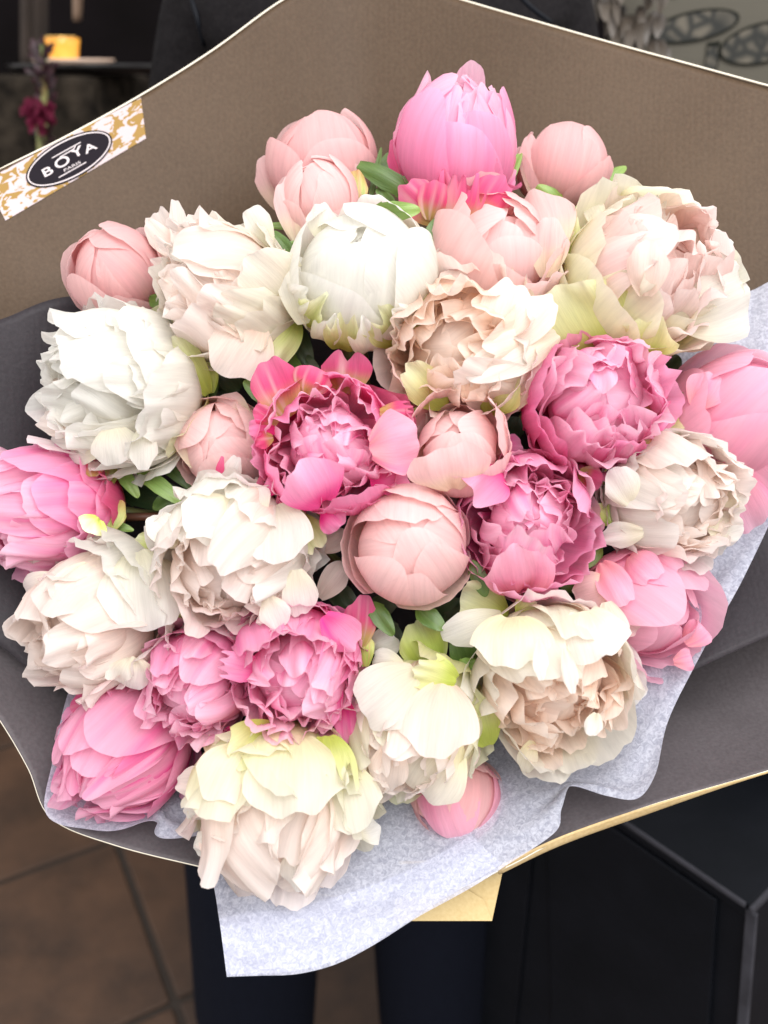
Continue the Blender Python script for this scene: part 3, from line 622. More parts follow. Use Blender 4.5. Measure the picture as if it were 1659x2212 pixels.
# pale streaked ball
fp('pale_streak','pale', 425,1010,-.012, 402,880,-.012, 84, bulge=.4, cup=.6); fp('pale_streak','pale', 540,905,-.012, 470,862,-.006, 70, bulge=.5); fp('pale_streak','white', 480,1068,-.024, 516,985,-.038, 44, curl=.7); fp('pale_streak','magenta', 470,1045,-.03, 480,985,-.041, 18)
# central hot pink
fp('hot_centre','magenta', 625,900,-.012, 575,778,-.004, 110, bulge=.5, cup=.6); fp('hot_centre','magenta', 660,850,-.012, 688,788,-.016, 90, bulge=.5, curl=.6); fp('hot_centre','magenta', 745,850,.004, 752,755,.006, 112, tipk='heart', bulge=.2)
for i, (bx, by, tx, ty, w_) in enumerate([(600,915,545,880,50),(595,930,532,925,44),(590,945,548,955,40),(600,1060,570,1040,60),(640,1080,600,1100,60),(700,1100,738,1142,70)]):
    fp('hot_centre', 'magenta' if i % 2 == 0 else 'hot', bx,by,-.014, tx,ty,-.014, w_, ruffle=.3, curl=.5, seed=i)
fp('hot_centre','pink', 800,970,-.03, 902,945,-.02, 150, bulge=.4, cup=.4); fp('hot_centre','hot', 800,1045,-.014, 882,1030,-.008, 70); fp('hot_centre','magenta', 820,890,-.012, 892,888,-.006, 46, tipk='fringe')
fp('hot_centre','hotlit', 700,1090,-.022, 650,1000,-.05, 150, bulge=.4)
lf('hot_centre', 590,875,.012, 526,822,.012, 50, 'leaf')
# pale cup
sp('pale_cup', 1015,1062,-.012, 1080,1030,-.004, 34, 'green'); fp('pale_cup','pale', 980,1060,-.02, 960,960,-.04, 180, bulge=.5, cup=.5); lf('pale_cup', 900,880,.0, 890,905,.01, 20, 'leafl')
# deep pink right
for i, (bx, by, tx, ty) in enumerate([(1390,900,1436,850),(1395,930,1440,890),(1390,960,1432,935),(1370,985,1412,975)]):
    fp('hot_right', 'hotlit' if i % 2 else 'magenta', bx,by,-.012, tx,ty,-.012, 52, tipk='fringe', seed=i, ruffle=.2)
fp('hot_right','magenta', 1250,1020,-.006, 1300,1045,-.006, 60)
# light pink at the side
fp('light_right','pink', 1560,1010,-.02, 1625,1148,-.012, 130, bulge=.4); fp('light_right','pink', 1540,960,-.02, 1660,1085,-.014, 140, bulge=.4, roll=.3); fp('light_right','pink', 1500,880,-.03, 1545,810,-.03, 90, bulge=.4); fp('light_right','pale', 1600,1090,-.01, 1650,1060,-.012, 60, curl=.7)
# white on the right
fp('white_right','white', 1365,1090,-.024, 1325,1010,-.03, 80, bulge=.35); fp('white_right','white', 1530,1150,-.02, 1606,1128,-.008, 70); fp('white_right','white', 1560,1090,-.02, 1612,1050,-.012, 60, notch=.1); fp('white_right','lime', 1345,1000,-.004, 1400,950,-.012, 90, bulge=.4); fp('white_right','lime', 1430,900,.012, 1480,930,.0, 80); fp('white_right','white', 1390,1150,-.024, 1300,1160,-.008, 60, ruffle=.3)
sp('white_right', 1310,1050,.004, 1330,1010,.004, 50, 'green'); sp('white_right', 1320,1130,.0, 1285,1090,.004, 60, 'green')
# squarish hot pink
fp('hot_mid_right','hotlit', 1080,1010,-.016, 1010,1070,-.04, 120, bulge=.5); fp('hot_mid_right','pink', 1130,1280,-.006, 1110,1180,-.04, 150, bulge=.5, notch=.12); fp('hot_mid_right','hot', 1080,970,.01, 1130,965,.008, 60)
fp('hot_mid_right','pink', 1170,1250,.004, 1180,1296,-.002, 60)
# light pink with scrolls
fp('light_low','pink', 1480,1390,-.012, 1535,1345,-.012, 64, curl=2.6); fp('light_low','pink', 1455,1430,-.012, 1508,1420,-.012, 50, curl=2.6); fp('light_low','pink', 1300,1215,-.022, 1352,1310,-.046, 74, bulge=.3, curl=.8, cup=.7); fp('light_low','pale', 1320,1260,-.03, 1240,1285,-.02, 84, bulge=.5, cup=.7)
fp('light_low','pink', 1360,1200,-.02, 1410,1250,-.044, 80, curl=1., cup=.7); fp('light_low','pink', 1390,1190,-.014, 1470,1240,-.034, 90, bulge=.4, cup=.6); fp('light_low','pale', 1330,1330,-.03, 1380,1360,-.03, 70, cup=.7)
# hot pink turned sideways
sp('hot_far_left', 225,1060,-.008, 236,990,-.004, 50); sp('hot_far_left', 235,1150,-.012, 262,1080,-.004, 46); sp('hot_far_left', 215,1120,-.03, 190,1150,-.036, 70, 'lime'); fp('hot_far_left','hotlit', 80,1010,-.014, 30,975,-.012, 46, curl=.6); fp('hot_far_left','hotlit', 150,1000,-.014, 122,955,-.014, 50, notch=.1); fp('hot_far_left','magenta', 200,1030,-.02, 200,985,-.012, 60, curl=.5)
lf('hot_far_left', 235,1130,.0, 290,1146,.0, 26, 'leafl'); lf('hot_far_left', 232,1060,.01, 236,992,.012, 28, 'leaf')
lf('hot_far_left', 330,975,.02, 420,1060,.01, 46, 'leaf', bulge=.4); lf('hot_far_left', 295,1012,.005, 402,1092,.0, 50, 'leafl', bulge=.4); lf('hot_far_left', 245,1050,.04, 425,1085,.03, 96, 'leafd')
# white in the middle
fp('white_mid','lime', 640,1110,.004, 692,1192,-.006, 70, bulge=.4); fp('white_mid','green', 610,1090,.0, 650,1150,-.004, 60); fp('white_mid','blush', 690,1292,.02, 752,1212,.016, 60, curl=1.2); fp('white_mid','blush', 690,1190,.02, 752,1150,.016, 50, curl=.8)
fp('white_mid','white', 380,1180,-.022, 330,1110,-.014, 70); fp('white_mid','white', 480,1110,-.02, 420,1045,-.014, 100, tipk='fringe', ruffle=.2); fp('white_mid','white', 560,1120,-.03, 530,1050,-.02, 90, notch=.12); fp('white_mid','white', 580,1290,-.03, 605,1355,-.03, 70); fp('white_mid','white', 640,1230,-.024, 655,1330,-.022, 80)
fp('white_mid','white', 500,1080,-.022, 430,1180,-.040, 160, bulge=.45); fp('white_mid','white', 590,1090,-.022, 590,1215,-.042, 170, bulge=.45); fp('white_mid','lime', 420,1330,.01, 390,1300,.0, 60)
# white at the lower left
fp('white_low_left','white', 300,1190,-.02, 320,1360,-.036, 190, bulge=.5); fp('white_low_left','white', 200,1220,-.03, 150,1330,-.034, 130, bulge=.4, ruffle=.2); fp('white_low_left','white', 150,1260,-.014, 60,1300,-.002, 110, bulge=.5, cup=.6); fp('white_low_left','white', 290,1420,-.03, 280,1488,-.026, 110, notch=.1); sp('white_low_left', 290,1190,-.002, 245,1165,.0, 30, 'lime'); fp('white_low_left','lime', 340,1180,.0, 290,1165,-.004, 60)
# the lower hot pinks
fp('hot_low_mid','hotlit', 570,1450,-.02, 472,1430,-.024, 70, tipk='fringe', ruffle=.2); fp('hot_low_mid','magenta', 775,1400,.004, 782,1285,.006, 76, bulge=.2); fp('hot_low_mid','hotlit', 735,1490,-.02, 695,1585,-.02, 44); fp('hot_low_mid','hot', 745,1510,-.012, 752,1608,-.012, 54); fp('hot_low_mid','hotlit', 700,1330,-.03, 770,1400,-.022, 90, cup=.6)
sp('hot_low_mid', 790,1440,.004, 785,1360,.006, 44)
fp('hot_low','hot', 500,1570,-.01, 490,1610,-.01, 40)
lf('hot_low', 405,1575,.01, 460,1618,.0, 40, 'leafd')
fp('pink_low_left','hotlit', 190,1560,-.004, 130,1580,.0, 90, bulge=.4, roll=.4); fp('pink_low_left','magenta', 210,1510,-.002, 150,1530,.0, 50)
# big white at the bottom
fp('white_bottom','lime', 590,1572,-.02, 500,1650,-.038, 120, bulge=.5, ruffle=.15, notch=.1); fp('white_bottom','lime', 705,1590,-.02, 715,1712,-.044, 120, bulge=.5, notch=.12, ruffle=.2, tipk='fringe'); fp('white_bottom','cream', 640,1590,-.026, 640,1770,-.056, 220, bulge=.45); fp('white_bottom','cream', 540,1610,-.026, 480,1740,-.046, 170, bulge=.45, ruffle=.12); fp('white_bottom','cream', 740,1650,-.02, 770,1800,-.034, 140, bulge=.4)
fp('white_bottom','white', 655,1820,-.034, 660,1922,-.03, 110, ruffle=.15); fp('white_bottom','blush', 460,1690,-.014, 382,1690,-.006, 70); fp('white_bottom','white', 470,1720,-.02, 395,1755,-.012, 60); fp('white_bottom','white', 480,1800,-.03, 420,1838,-.022, 60); fp('white_bottom','white', 770,1790,-.014, 812,1770,-.004, 100)
# white beside the open cream one
fp('white_low_mid','green', 940,1450,.0, 893,1342,.004, 110, bulge=.3, notch=.08); fp('white_low_mid','lime', 985,1470,-.026, 895,1438,-.034, 84, bulge=.5, ruffle=.5, notch=.22); fp('white_low_mid','lime', 1055,1610,-.01, 1010,1490,-.022, 96, bulge=.5); fp('white_low_mid','white', 870,1440,-.006, 795,1430,.0, 70, curl=.9)
fp('white_low_mid','white', 900,1450,-.03, 780,1550,-.036, 150, bulge=.5, cup=.5); fp('white_low_mid','blush', 960,1480,-.03, 940,1640,-.05, 170, bulge=.45); fp('white_low_mid','blush', 850,1600,-.036, 830,1710,-.03, 90, cup=.8, ruffle=.2); fp('white_low_mid','cream', 980,1600,-.03, 900,1720,-.026, 160, bulge=.4); fp('white_low_mid','white', 800,1400,.012, 860,1380,.01, 70)
lf('white_low_mid', 1012,1445,.008, 985,1362,.004, 80, 'leaf', bulge=.4); lf('white_low_mid', 985,1440,.0, 1032,1430,-.004, 40, 'leafl'); lf('white_low_mid', 985,1465,-.004, 1022,1512,-.004, 44, 'leaf'); lf('white_low_mid', 1030,1590,.02, 1062,1575,.02, 40, 'leafd')
# open cream
fp('cream_rose','lime', 1095,1335,.01, 990,1290,.008, 120, bulge=.4); fp('cream_rose','white', 1085,1330,.0, 955,1380,.004, 80, bulge=.5, cup=.6); fp('cream_rose','lime', 1120,1330,.0, 1155,1296,-.002, 60); fp('cream_rose','cream', 1150,1600,-.014, 1130,1672,-.012, 46, curl=.5)
fp('cream_rose','cream', 1110,1330,-.02, 1105,1445,-.044, 180, bulge=.5, cup=.6, ruffle=.14); fp('cream_rose','white', 1260,1320,-.02, 1290,1430,-.040, 170, bulge=.5, cup=.5, ruffle=.14); fp('cream_rose','white', 1165,1380,-.05, 1170,1470,-.056, 34); fp('cream_rose','white', 1220,1400,-.05, 1240,1500,-.056, 34); fp('cream_rose','white', 1310,1300,-.006, 1335,1400,-.014, 70); fp('cream_rose','white', 1290,1540,-.044, 1275,1590,-.05, 40)
for i, (key, bx, by, bo, tx, ty, to, w_, pal) in enumerate([
    ('bud_back', 800,420,.01, 842,330,.012, 40,'leaf'), ('hot_top', 860,470,.0, 815,405,-.004, 44,'leaf'), ('hot_top', 1075,430,.004, 1125,330,.012, 36,'leafl'), ('bud_right', 1270,470,.0, 1345,448,.004, 40,'leaf'),
    ('bud_right', 1290,400,.008, 1352,360,.014, 34,'leafl'), ('white_ball', 915,560,.006, 945,470,.006, 50,'leaf'), ('white_ball', 640,560,.02, 590,500,.02, 40,'leaf'), ('blush_left', 610,760,.02, 655,835,.012, 60,'leaf'),
    ('white_left', 420,890,.02, 470,825,.014, 50,'leaf'), ('white_left', 250,1000,.012, 300,1075,.008, 44,'leafl'), ('pale_streak', 390,1060,.012, 330,1100,.012, 50,'leaf'), ('pale_ball', 1020,1210,.008, 1050,1290,.008, 50,'leaf'),
    ('pale_ball', 800,1300,.012, 850,1372,.004, 56,'leaf'), ('pale_ball', 900,1310,.012, 960,1360,.004, 60,'leaf'), ('light_low', 1240,1280,.012, 1200,1225,.012, 50,'leaf'), ('hot_right', 1430,900,.016, 1480,850,.012, 50,'leaf'),
    ('white_right', 1300,1180,.012, 1250,1230,.01, 50,'leafl'), ('hot_low', 540,1590,.012, 470,1620,.0, 46,'leaf'), ('white_low_left', 400,1330,.01, 372,1380,.008, 50,'leafl'), ('white_bottom', 815,1650,.01, 790,1580,.004, 50,'leaf')]):
    lf(key, bx,by,bo, tx,ty,to, w_, pal, bulge=.4, seed=i)
# red stick and dark inner foliage between the stems
M_STICK = simple('red_brown_twig', (.20, .07, .035), .5, noise=(80, (.12, .05, .03)))
t_ = FL['white_left']; iv = t_.matrix_world.inverted()
tube('stem', [iv @ P(215,1118,.60), iv @ P(330,1117,.602), iv @ P(520,1122,.615), BIND_L] if False else [iv @ P(215,1118,.60), iv @ P(330,1116,.603), iv @ P(520,1125,.62), iv @ P(700,1200,.70), iv @ BIND], .0028, M_STICK, t_, 8)
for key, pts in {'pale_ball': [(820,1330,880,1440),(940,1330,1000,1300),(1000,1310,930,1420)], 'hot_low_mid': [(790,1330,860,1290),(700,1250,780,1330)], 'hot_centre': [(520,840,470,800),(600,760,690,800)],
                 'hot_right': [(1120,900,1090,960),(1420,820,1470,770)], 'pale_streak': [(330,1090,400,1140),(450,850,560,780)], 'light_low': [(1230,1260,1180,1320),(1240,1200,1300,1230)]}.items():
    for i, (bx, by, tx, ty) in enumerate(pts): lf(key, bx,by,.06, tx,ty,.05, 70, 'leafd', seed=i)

# ------------------------------------------------------------------ brand sticker on the brown sheet
bv = BVHTree.FromPolygons([back.matrix_world @ v.co for v in back.data.vertices], [tuple(p.vertices) for p in back.data.polygons])
def on_paper(x, y, lift):
    r = ray(x, y).normalized(); h = bv.ray_cast(CAM, r)
    if h[0] is None: h = bv.find_nearest(P(x, y, .65))
    n_ = h[1] if h[1].dot(r) < 0 else -h[1]
    return h[0] + n_*lift
def sticker_material():
    m, nt, b = mat('gold_leaf_print'); L = nt.links.new
    uv = N(nt, 'ShaderNodeUVMap'); uv.uv_map = 'UVMap'
    mp = N(nt, 'ShaderNodeMapping'); mp.inputs['Scale'].default_value = (9, 4.2, 1); mp.inputs['Rotation'].default_value = (0, 0, .5)
    t = N(nt, 'ShaderNodeTexNoise'); t.inputs['Scale'].default_value = 1.1; t.inputs['Detail'].default_value = 2.2; t.inputs['Distortion'].default_value = 1.4
    L(uv.outputs[0], mp.inputs[0]); L(mp.outputs[0], t.inputs['Vector'])
    r = N(nt, 'ShaderNodeValToRGB'); r.color_ramp.interpolation = 'LINEAR'
    el_ = r.color_ramp.elements; el_[0].position = .50; el_[0].color = (.50, .42, .42, 1); el_[1].position = .515; el_[1].color = (.30, .185, .055, 1)
    L(t.outputs[0], r.inputs[0]); L(r.outputs[0], b.inputs['Base Color']); b.inputs['Roughness'].default_value = .6; b.inputs['Specular IOR Level'].default_value = .1
    return m
M_GOLD = sticker_material(); M_BLK = simple('black_print', (.012, .009, .013), .7, spec=.1); M_WHT = simple('white_print', (.62, .56, .56), .7, spec=.1)
tl_, tr_, br_, bl_ = [np.array(p, float) for p in ((-32,391),(304,212),(315,300),(12,478))]
ns, nt_ = 40, 12
pts = np.zeros((nt_, ns, 3))
for j in range(nt_):
    for i in range(ns):
        a, b_ = i/(ns-1), j/(nt_-1)
        q = (bl_*(1-a)+br_*a)*(1-b_)+(tl_*(1-a)+tr_*a)*b_
        pts[j, i] = on_paper(q[0], q[1], .0011)
stk = grid_obj('brand_sticker', pts, M_GOLD, back); stk['label'] = 'white and gold printed sticker band on the paper edge'
BC = (149, 345); BA = R(28.2)
def loc2px(x, y): return BC[0]+x*math.cos(BA)+y*math.sin(BA)*1.0, BC[1]-x*math.sin(BA)+y*math.cos(BA)*-1.0
def pxpt(x, y, lift): a, b_ = loc2px(x, y); return on_paper(a, b_ , lift)
# loc2px: x runs along the band, y across it towards the paper edge
def loc2px(x, y): return BC[0]+x*math.cos(BA)-y*math.sin(BA), BC[1]-x*math.sin(BA)-y*math.cos(BA)
def disc(name, a, b_, lift, m, inner=None):
    n = 64; V = []; Fc = []
    if inner is None:
        V.append(pxpt(0, 0, lift))
        for rr in (.33, .66, 1.):
            for k in range(n): t = 2*math.pi*k/n; V.append(pxpt(a*rr*math.cos(t), b_*rr*math.sin(t), lift))
        Fc = [(0, 1+k, 1+(k+1) % n) for k in range(n)]
        for q in range(2): Fc += [(1+q*n+k, 1+(q+1)*n+k, 1+(q+1)*n+(k+1) % n, 1+q*n+(k+1) % n) for k in range(n)]
    else:
        for rr in (0, 1):
            for k in range(n): t = 2*math.pi*k/n; V.append(pxpt((a-rr*inner)*math.cos(t), (b_-rr*inner)*math.sin(t), lift))
        Fc = [(k, (k+1) % n, n+(k+1) % n, n+k) for k in range(n)]
    return mesh_obj(name, V, Fc, m, stk)
disc('badge', 103, 43.5, .0015, M_BLK); disc('badge_ring', 99, 40, .0018, M_WHT, 2.6)
def px2loc(x, y):
    dx, dy = x-BC[0], y-BC[1]
    return dx*math.cos(BA)-dy*math.sin(BA), -dx*math.sin(BA)-dy*math.cos(BA)
def rule(p, q, w_):
    a = Vector(px2loc(*p)); b_ = Vector(px2loc(*q)); d = (b_-a).normalized(); n_ = Vector((-d.y, d.x))*w_/2
    V = []
    for i in range(9): c = a.lerp(b_, i/8); V += [pxpt(*(c+n_), .0018), pxpt(*(c-n_), .0018)]
    mesh_obj('printed_rule', V, [(2*i, 2*i+1, 2*i+3, 2*i+2) for i in range(8)], M_WHT, stk)
rule((112,343.5), (174,309), 2.0); rule((129,341.5), (161,323), 2.0); rule((158,324.6), (163,317), 2.0); rule((127,385.5), (186,352), 2.0)
def lettering(txt, cx, cy, width, height, bold=0.0):
    cu = bpy.data.curves.new('lettering', 'FONT'); cu.body = txt; cu.resolution_u = 6; cu.offset = bold
    ob = bpy.data.objects.new('lettering', cu); C.objects.link(ob)
    bpy.context.view_layer.update()
    me = bpy.data.meshes.new_from_object(ob.evaluated_get(bpy.context.evaluated_depsgraph_get()))
    co = np.array([v.co[:] for v in me.vertices]); lo, hi = co.min(0), co.max(0)
    lx, ly = px2loc(cx, cy)
    V = [pxpt(lx+((p[0]-lo[0])/(hi[0]-lo[0])-.5)*width, ly+((p[1]-lo[1])/(hi[1]-lo[1])-.5)*height, .0019) for p in co]
    Fc = [tuple(p.vertices) for p in me.polygons]
    bpy.data.objects.remove(ob)
    return mesh_obj('lettering', V, Fc, M_WHT, stk)
for ch, cx, cy, w_, h_ in (('B',103,372,22,18),('O',134,352,34,21),('Y',166,330,30,19),('A',194,321,29,17)): lettering(ch, cx, cy, w_, h_, .012)
lettering('PARIS', 156, 361, 40, 6.0)

# ------------------------------------------------------------------ black cabinet
M_BLACK = simple('black_lacquered_wood', (.006, .007, .010), .5, spec=.12, noise=(14, (.004, .005, .007)), bump=.05, bscale=60)
M_WORN = simple('worn_grey_edge', (.030, .030, .036), .6, spec=.2, noise=(40, (.05, .05, .06)))
ZT = .74
K = at_z(1618, 1945, ZT); K2 = at_z(1360, 1770, ZT); dl = (K2-K); dl.z = 0; dl.normalize(); dr = Vector((-dl.y, dl.x, 0))
if dr.x < 0: dr = -dr
LW = .50
rotz = math.atan2(dl.y, dl.x)
cab = empty('cabinet', (K.x, K.y, 0)); tag(cab, 'black lacquered cabinet with worn grey edges beside the dark trousers', 'cabinet')
rk = ray(1597, 2212); tk = (K-CAM).dot(dr)/rk.dot(dr); kb = CAM+rk*tk                  # the corner runs slightly outwards towards the floor
FLK = (kb-K).dot(dl)/(ZT-kb.z)
def lp(a, b_, z): return (dl*(a + (FLK*(ZT-z) if a < LW/2 else 0)) + dr*b_) + Vector((0, 0, z))
def obox(name, a0, a1, b0, b1, z0, z1, m, bev=.002, parent=cab):
    v = [lp(a,b_,z) for z in (z0, z1) for a, b_ in ((a0,b0),(a1,b0),(a1,b1),(a0,b1))]
    o = mesh_obj(name, v, [(0,3,2,1),(4,5,6,7),(0,1,5,4),(1,2,6,5),(2,3,7,6),(3,0,4,7)], m, parent)
    me = o.data; import bmesh; bm = bmesh.new(); bm.from_mesh(me); bmesh.ops.recalc_face_normals(bm, faces=bm.faces); bm.to_mesh(me); bm.free()
    if bev: md = o.modifiers.new('b', 'BEVEL'); md.width = bev; md.segments = 2
    return o
obox('carcass', 0, LW, 0, .6, .0, ZT-.018, M_BLACK)
obox('top_panel', -.004, LW+.004, -.004, .604, ZT-.018, ZT, M_BLACK)
obox('edge_strip', .0, LW, -.0085, -.0045, ZT-.0035, ZT+.0012, M_WORN, .0008)
obox('edge_strip', -.0085, -.0045, -.0085, .6, ZT-.006, ZT+.0015, M_WORN, .0008)
obox('corner_strip', -.0105, .0, -.0055, -.0005, .02, ZT-.007, M_WORN, .0008)
obox('door_panel', .03, LW/2-.004, -.006, -.0005, .05, ZT-.02, M_BLACK); obox('door_panel', LW/2+.004, LW-.03, -.006, -.0005, .05, ZT-.02, M_BLACK)
bx2 = empty('storage_box', (K.x, K.y, 0)); tag(bx2, 'black box with a thin pale edge standing on the cabinet', 'box')
obox('box_body', -.02+.06, .18, .19, .40, ZT+.001, ZT+.16, M_BLACK, .002, bx2); obox('box_edge', .037, .041, .186, .19, ZT+.001, ZT+.16, M_WORN, .0005, bx2)

# ------------------------------------------------------------------ person holding the bouquet
M_NAVY = simple('navy_trouser_cloth', (.006, .008, .015), .9, spec=.1, noise=(300, (.004, .005, .010)), bump=.25, bscale=700)
M_COAT = simple('charcoal_coat_cloth', (.012, .0105, .011), .9, spec=.1, noise=(250, (.008, .007, .008)), bump=.9, bscale=26)
M_SKIN = simple('skin', (.55, .34, .25), .5)
M_HAIR = simple('hair', (.03, .02, .015), .5)
M_SHOE = simple('black_shoe_leather', (.012, .011, .011), .35)
def skin_obj(name, verts, edges, rads, m, parent, root=0):
    me = bpy.data.meshes.new(name); me.from_pydata([tuple(v) for v in verts], edges, [])
    o = bpy.data.objects.new(name, me); C.objects.link(o); o.parent = parent
    md = o.modifiers.new('skin', 'SKIN'); md.use_smooth_shade = True; md.branch_smoothing = .6
    for i, r_ in enumerate(rads):
        sv = me.skin_vertices[0].data[i]; sv.radius = r_ if hasattr(r_, '__len__') else (r_, r_); sv.use_root = (i == root)
    o.modifiers.new('sub', 'SUBSURF').levels = 2; o.modifiers['sub'].render_levels = 2
    me.materials.append(m)
    return o
YL = .915
A1 = at_y(540, 1700, YL); A2 = at_y(950, 1700, YL); B1 = at_y(545, 2212, YL); B2 = at_y(952, 2212, YL)
xa, xb = A1.x, A2.x; xa2, xb2 = B1.x, B2.x; xc = (xa+xb)/2
YT = 1.03
per = empty('person', (xc, YL, 0)); tag(per, 'person in dark navy trousers and charcoal coat holding the bouquet', 'person')
def pr(v): return Vector(v) - per.location
hb = BIND
xt = xc+.045
sh = [(xt-.165, YT, 1.50), (xt+.165, YT, 1.50)]
el_ = [(xt-.205, YT+.03, 1.22), (xt+.205, YT+.03, 1.22)]
wr_ = [(hb.x-.085, hb.y+.06, hb.z-.03), (hb.x+.085, hb.y+.06, hb.z-.10)]
body_v = [(xc, YT, 1.0), (xt, YT, 1.25), (xt, YT, 1.48), (xt, YT, 1.58), (xt, YT-.02, 1.68), (xt, YT-.02, 1.80), (xt, YT-.115, 1.70),
          sh[0], el_[0], wr_[0], sh[1], el_[1], wr_[1],
          (xa, YL+.02, .92), (xa, YL, .50), (xa2, YL+.01, .09), (xb, YL+.02, .92), (xb, YL, .50), (xb2, YL+.01, .09), (xa2, YL-.13, .035), (xb2, YL-.13, .035)]
body_e = [(0,1),(1,2),(2,3),(3,4),(4,5),(4,6),(2,7),(7,8),(8,9),(2,10),(10,11),(11,12),(0,13),(13,14),(14,15),(0,16),(16,17),(17,18),(15,19),(18,20)]
body_r = [(.15,.10),(.13,.095),(.13,.09),.055,.085,.075,.018,.055,.042,.028,.055,.042,.028,.085,.055,.038,.085,.055,.038,.03,.03]
for side, w0 in ((0, wr_[0]), (1, wr_[1])):
    sg = 1 if side == 0 else -1
    i0 = 9 if side == 0 else 12
    palm = len(body_v); body_v.append((w0[0]+sg*.035, w0[1]-.03, w0[2]+.0)); body_r.append((.034, .016)); body_e.append((i0, palm))
    for k in range(4):
        zz = w0[2]+.03-.02*k; ln = (.9, 1., .95, .75)[k]
        a = len(body_v); body_v += [(w0[0]+sg*.06, w0[1]-.065*ln, zz), (w0[0]+sg*.085, w0[1]-.085*ln, zz-.004), (w0[0]+sg*.11, w0[1]-.07*ln, zz-.006)]
        body_r += [.0095, .0085, .007]; body_e += [(palm, a), (a, a+1), (a+1, a+2)]
    a = len(body_v); body_v += [(w0[0]+sg*.03, w0[1]-.04, w0[2]+.05), (w0[0]+sg*.06, w0[1]-.05, w0[2]+.065)]; body_r += [.011, .009]; body_e += [(palm, a), (a, a+1)]
skin_obj('body', [pr(v) for v in body_v], body_e, body_r, M_SKIN, per)
skin_obj('trousers', [pr(v) for v in ((xc,YT,1.06),(xc,YT-.01,.96),(xa,YL+.03,.84),(xa,YL+.005,.50),(xa2,YL+.005,.03),(xb,YL+.03,.84),(xb,YL+.005,.50),(xb2,YL+.005,.03))],
         [(0,1),(1,2),(2,3),(3,4),(1,5),(5,6),(6,7)], [(.19,.13),(.19,.13),.118,.104,.098,.118,.104,.098], M_NAVY, per)
skin_obj('coat', [pr(v) for v in ((xc,YT,.96),(xc+.02,YT,1.12),(xt,YT,1.34),(xt,YT,1.49),sh[0],el_[0],(wr_[0][0]-.02,wr_[0][1]+.03,wr_[0][2]),sh[1],el_[1],(wr_[1][0]+.02,wr_[1][1]+.03,wr_[1][2]),(xt,YT,1.66))],
         [(0,1),(1,2),(2,3),(3,4),(4,5),(5,6),(3,7),(7,8),(8,9),(3,10)], [(.215,.145),(.205,.14),(.215,.13),(.19,.12),.078,.064,.05,.078,.064,.05,(.082,.085)], M_COAT, per, 1)
lathe('hair', [(.005,.155),(.06,.14),(.092,.09),(.1,.02),(.092,-.05),(.07,-.09)], M_HAIR, per, 24, pr((xt, YT+.01, 1.76)))
for x_ in (xa2, xb2):
    tube('shoe', [pr((x_, YL+.07, .045)), pr((x_, YL, .05)), pr((x_, YL-.1, .042)), pr((x_, YL-.17, .03))], [.035,.046,.045,.03], M_SHOE, per, 12)
bpy.context.view_layer.update()
coat = [o for o in per.children if o.name.startswith('coat')][0]
ev_ = coat.evaluated_get(bpy.context.evaluated_depsgraph_get()).to_mesh()
cbv = BVHTree.FromPolygons([per.location + v.co for v in ev_.vertices], [tuple(p.vertices) for p in ev_.polygons])
for line in (((300,10),(360,42),(415,78)), ((415,0),(428,45),(442,98)), ((300,118),(328,140),(356,162)), ((1120,-10),(1150,20),(1190,50))):
    hits = [cbv.ray_cast(CAM, ray(x, y).normalized())[0] for x, y in line]
    if all(h is not None for h in hits):
        tube('coat_seam', [pr(Vector(p)) for p in crspline(hits, 10)], .0028, M_BLACK, per, 6)

# ------------------------------------------------------------------ printed panel and dried leaves, upper right
def panel_material():
    m, nt, b = mat('grey_cream_board'); L = nt.links.new
    tc = N(nt, 'ShaderNodeTexCoord'); mp = N(nt, 'ShaderNodeMapping'); mp.inputs['Scale'].default_value = (8, 8, 120)
    t = N(nt, 'ShaderNodeTexNoise'); t.inputs['Scale'].default_value = 1; t.inputs['Detail'].default_value = 4
    L(tc.outputs['Object'], mp.inputs[0]); L(mp.outputs[0], t.inputs['Vector'])
    r = N(nt, 'ShaderNodeValToRGB'); r.color_ramp.elements[0].color = (.070, .063, .045, 1); r.color_ramp.elements[1].color = (.10, .090, .066, 1)
    L(t.outputs[0], r.inputs[0]); L(r.outputs[0], b.inputs['Base Color']); b.inputs['Roughness'].default_value = .7
    return m
M_PANEL = panel_material(); M_INK = simple('dark_green_ink', (.012, .013, .010), .8, spec=.1)
def print_material():
    m, nt, b = mat('mushroom_print'); L = nt.links.new
    tc = N(nt, 'ShaderNodeTexCoord')
    v = N(nt, 'ShaderNodeTexVoronoi'); v.feature = 'DISTANCE_TO_EDGE'; v.inputs['Scale'].default_value = 42
    L(tc.outputs['Object'], v.inputs['Vector'])
    t = N(nt, 'ShaderNodeTexNoise'); t.inputs['Scale'].default_value = 26; L(tc.outputs['Object'], t.inputs['Vector'])
    a = N(nt, 'ShaderNodeMath', operation='MULTIPLY'); L(v.outputs['Distance'], a.inputs[0]); L(t.outputs[0], a.inputs[1])
    r = N(nt, 'ShaderNodeValToRGB'); r.color_ramp.elements[0].position = .03; r.color_ramp.elements[1].position = .17
    r.color_ramp.elements[0].color = (.012, .013, .010, 1); r.color_ramp.elements[1].color = (.12, .105, .078, 1)
    L(a.outputs[0], r.inputs[0]); L(r.outputs[0], b.inputs['Base Color']); b.inputs['Roughness'].default_value = .7
    return m
M_MUSH = print_material()
YP = 1.42
pan = empty('printed_panel', at_y(1560, 300, YP)); tag(pan, 'grey cream board printed with dark mushrooms behind the wrapping paper', 'printed board')
def ppt(x, y, lift=0.): return at_y(x, y, YP-lift) - pan.location
c0, c1 = at_y(1345, -160, YP), at_y(2100, 420, YP)
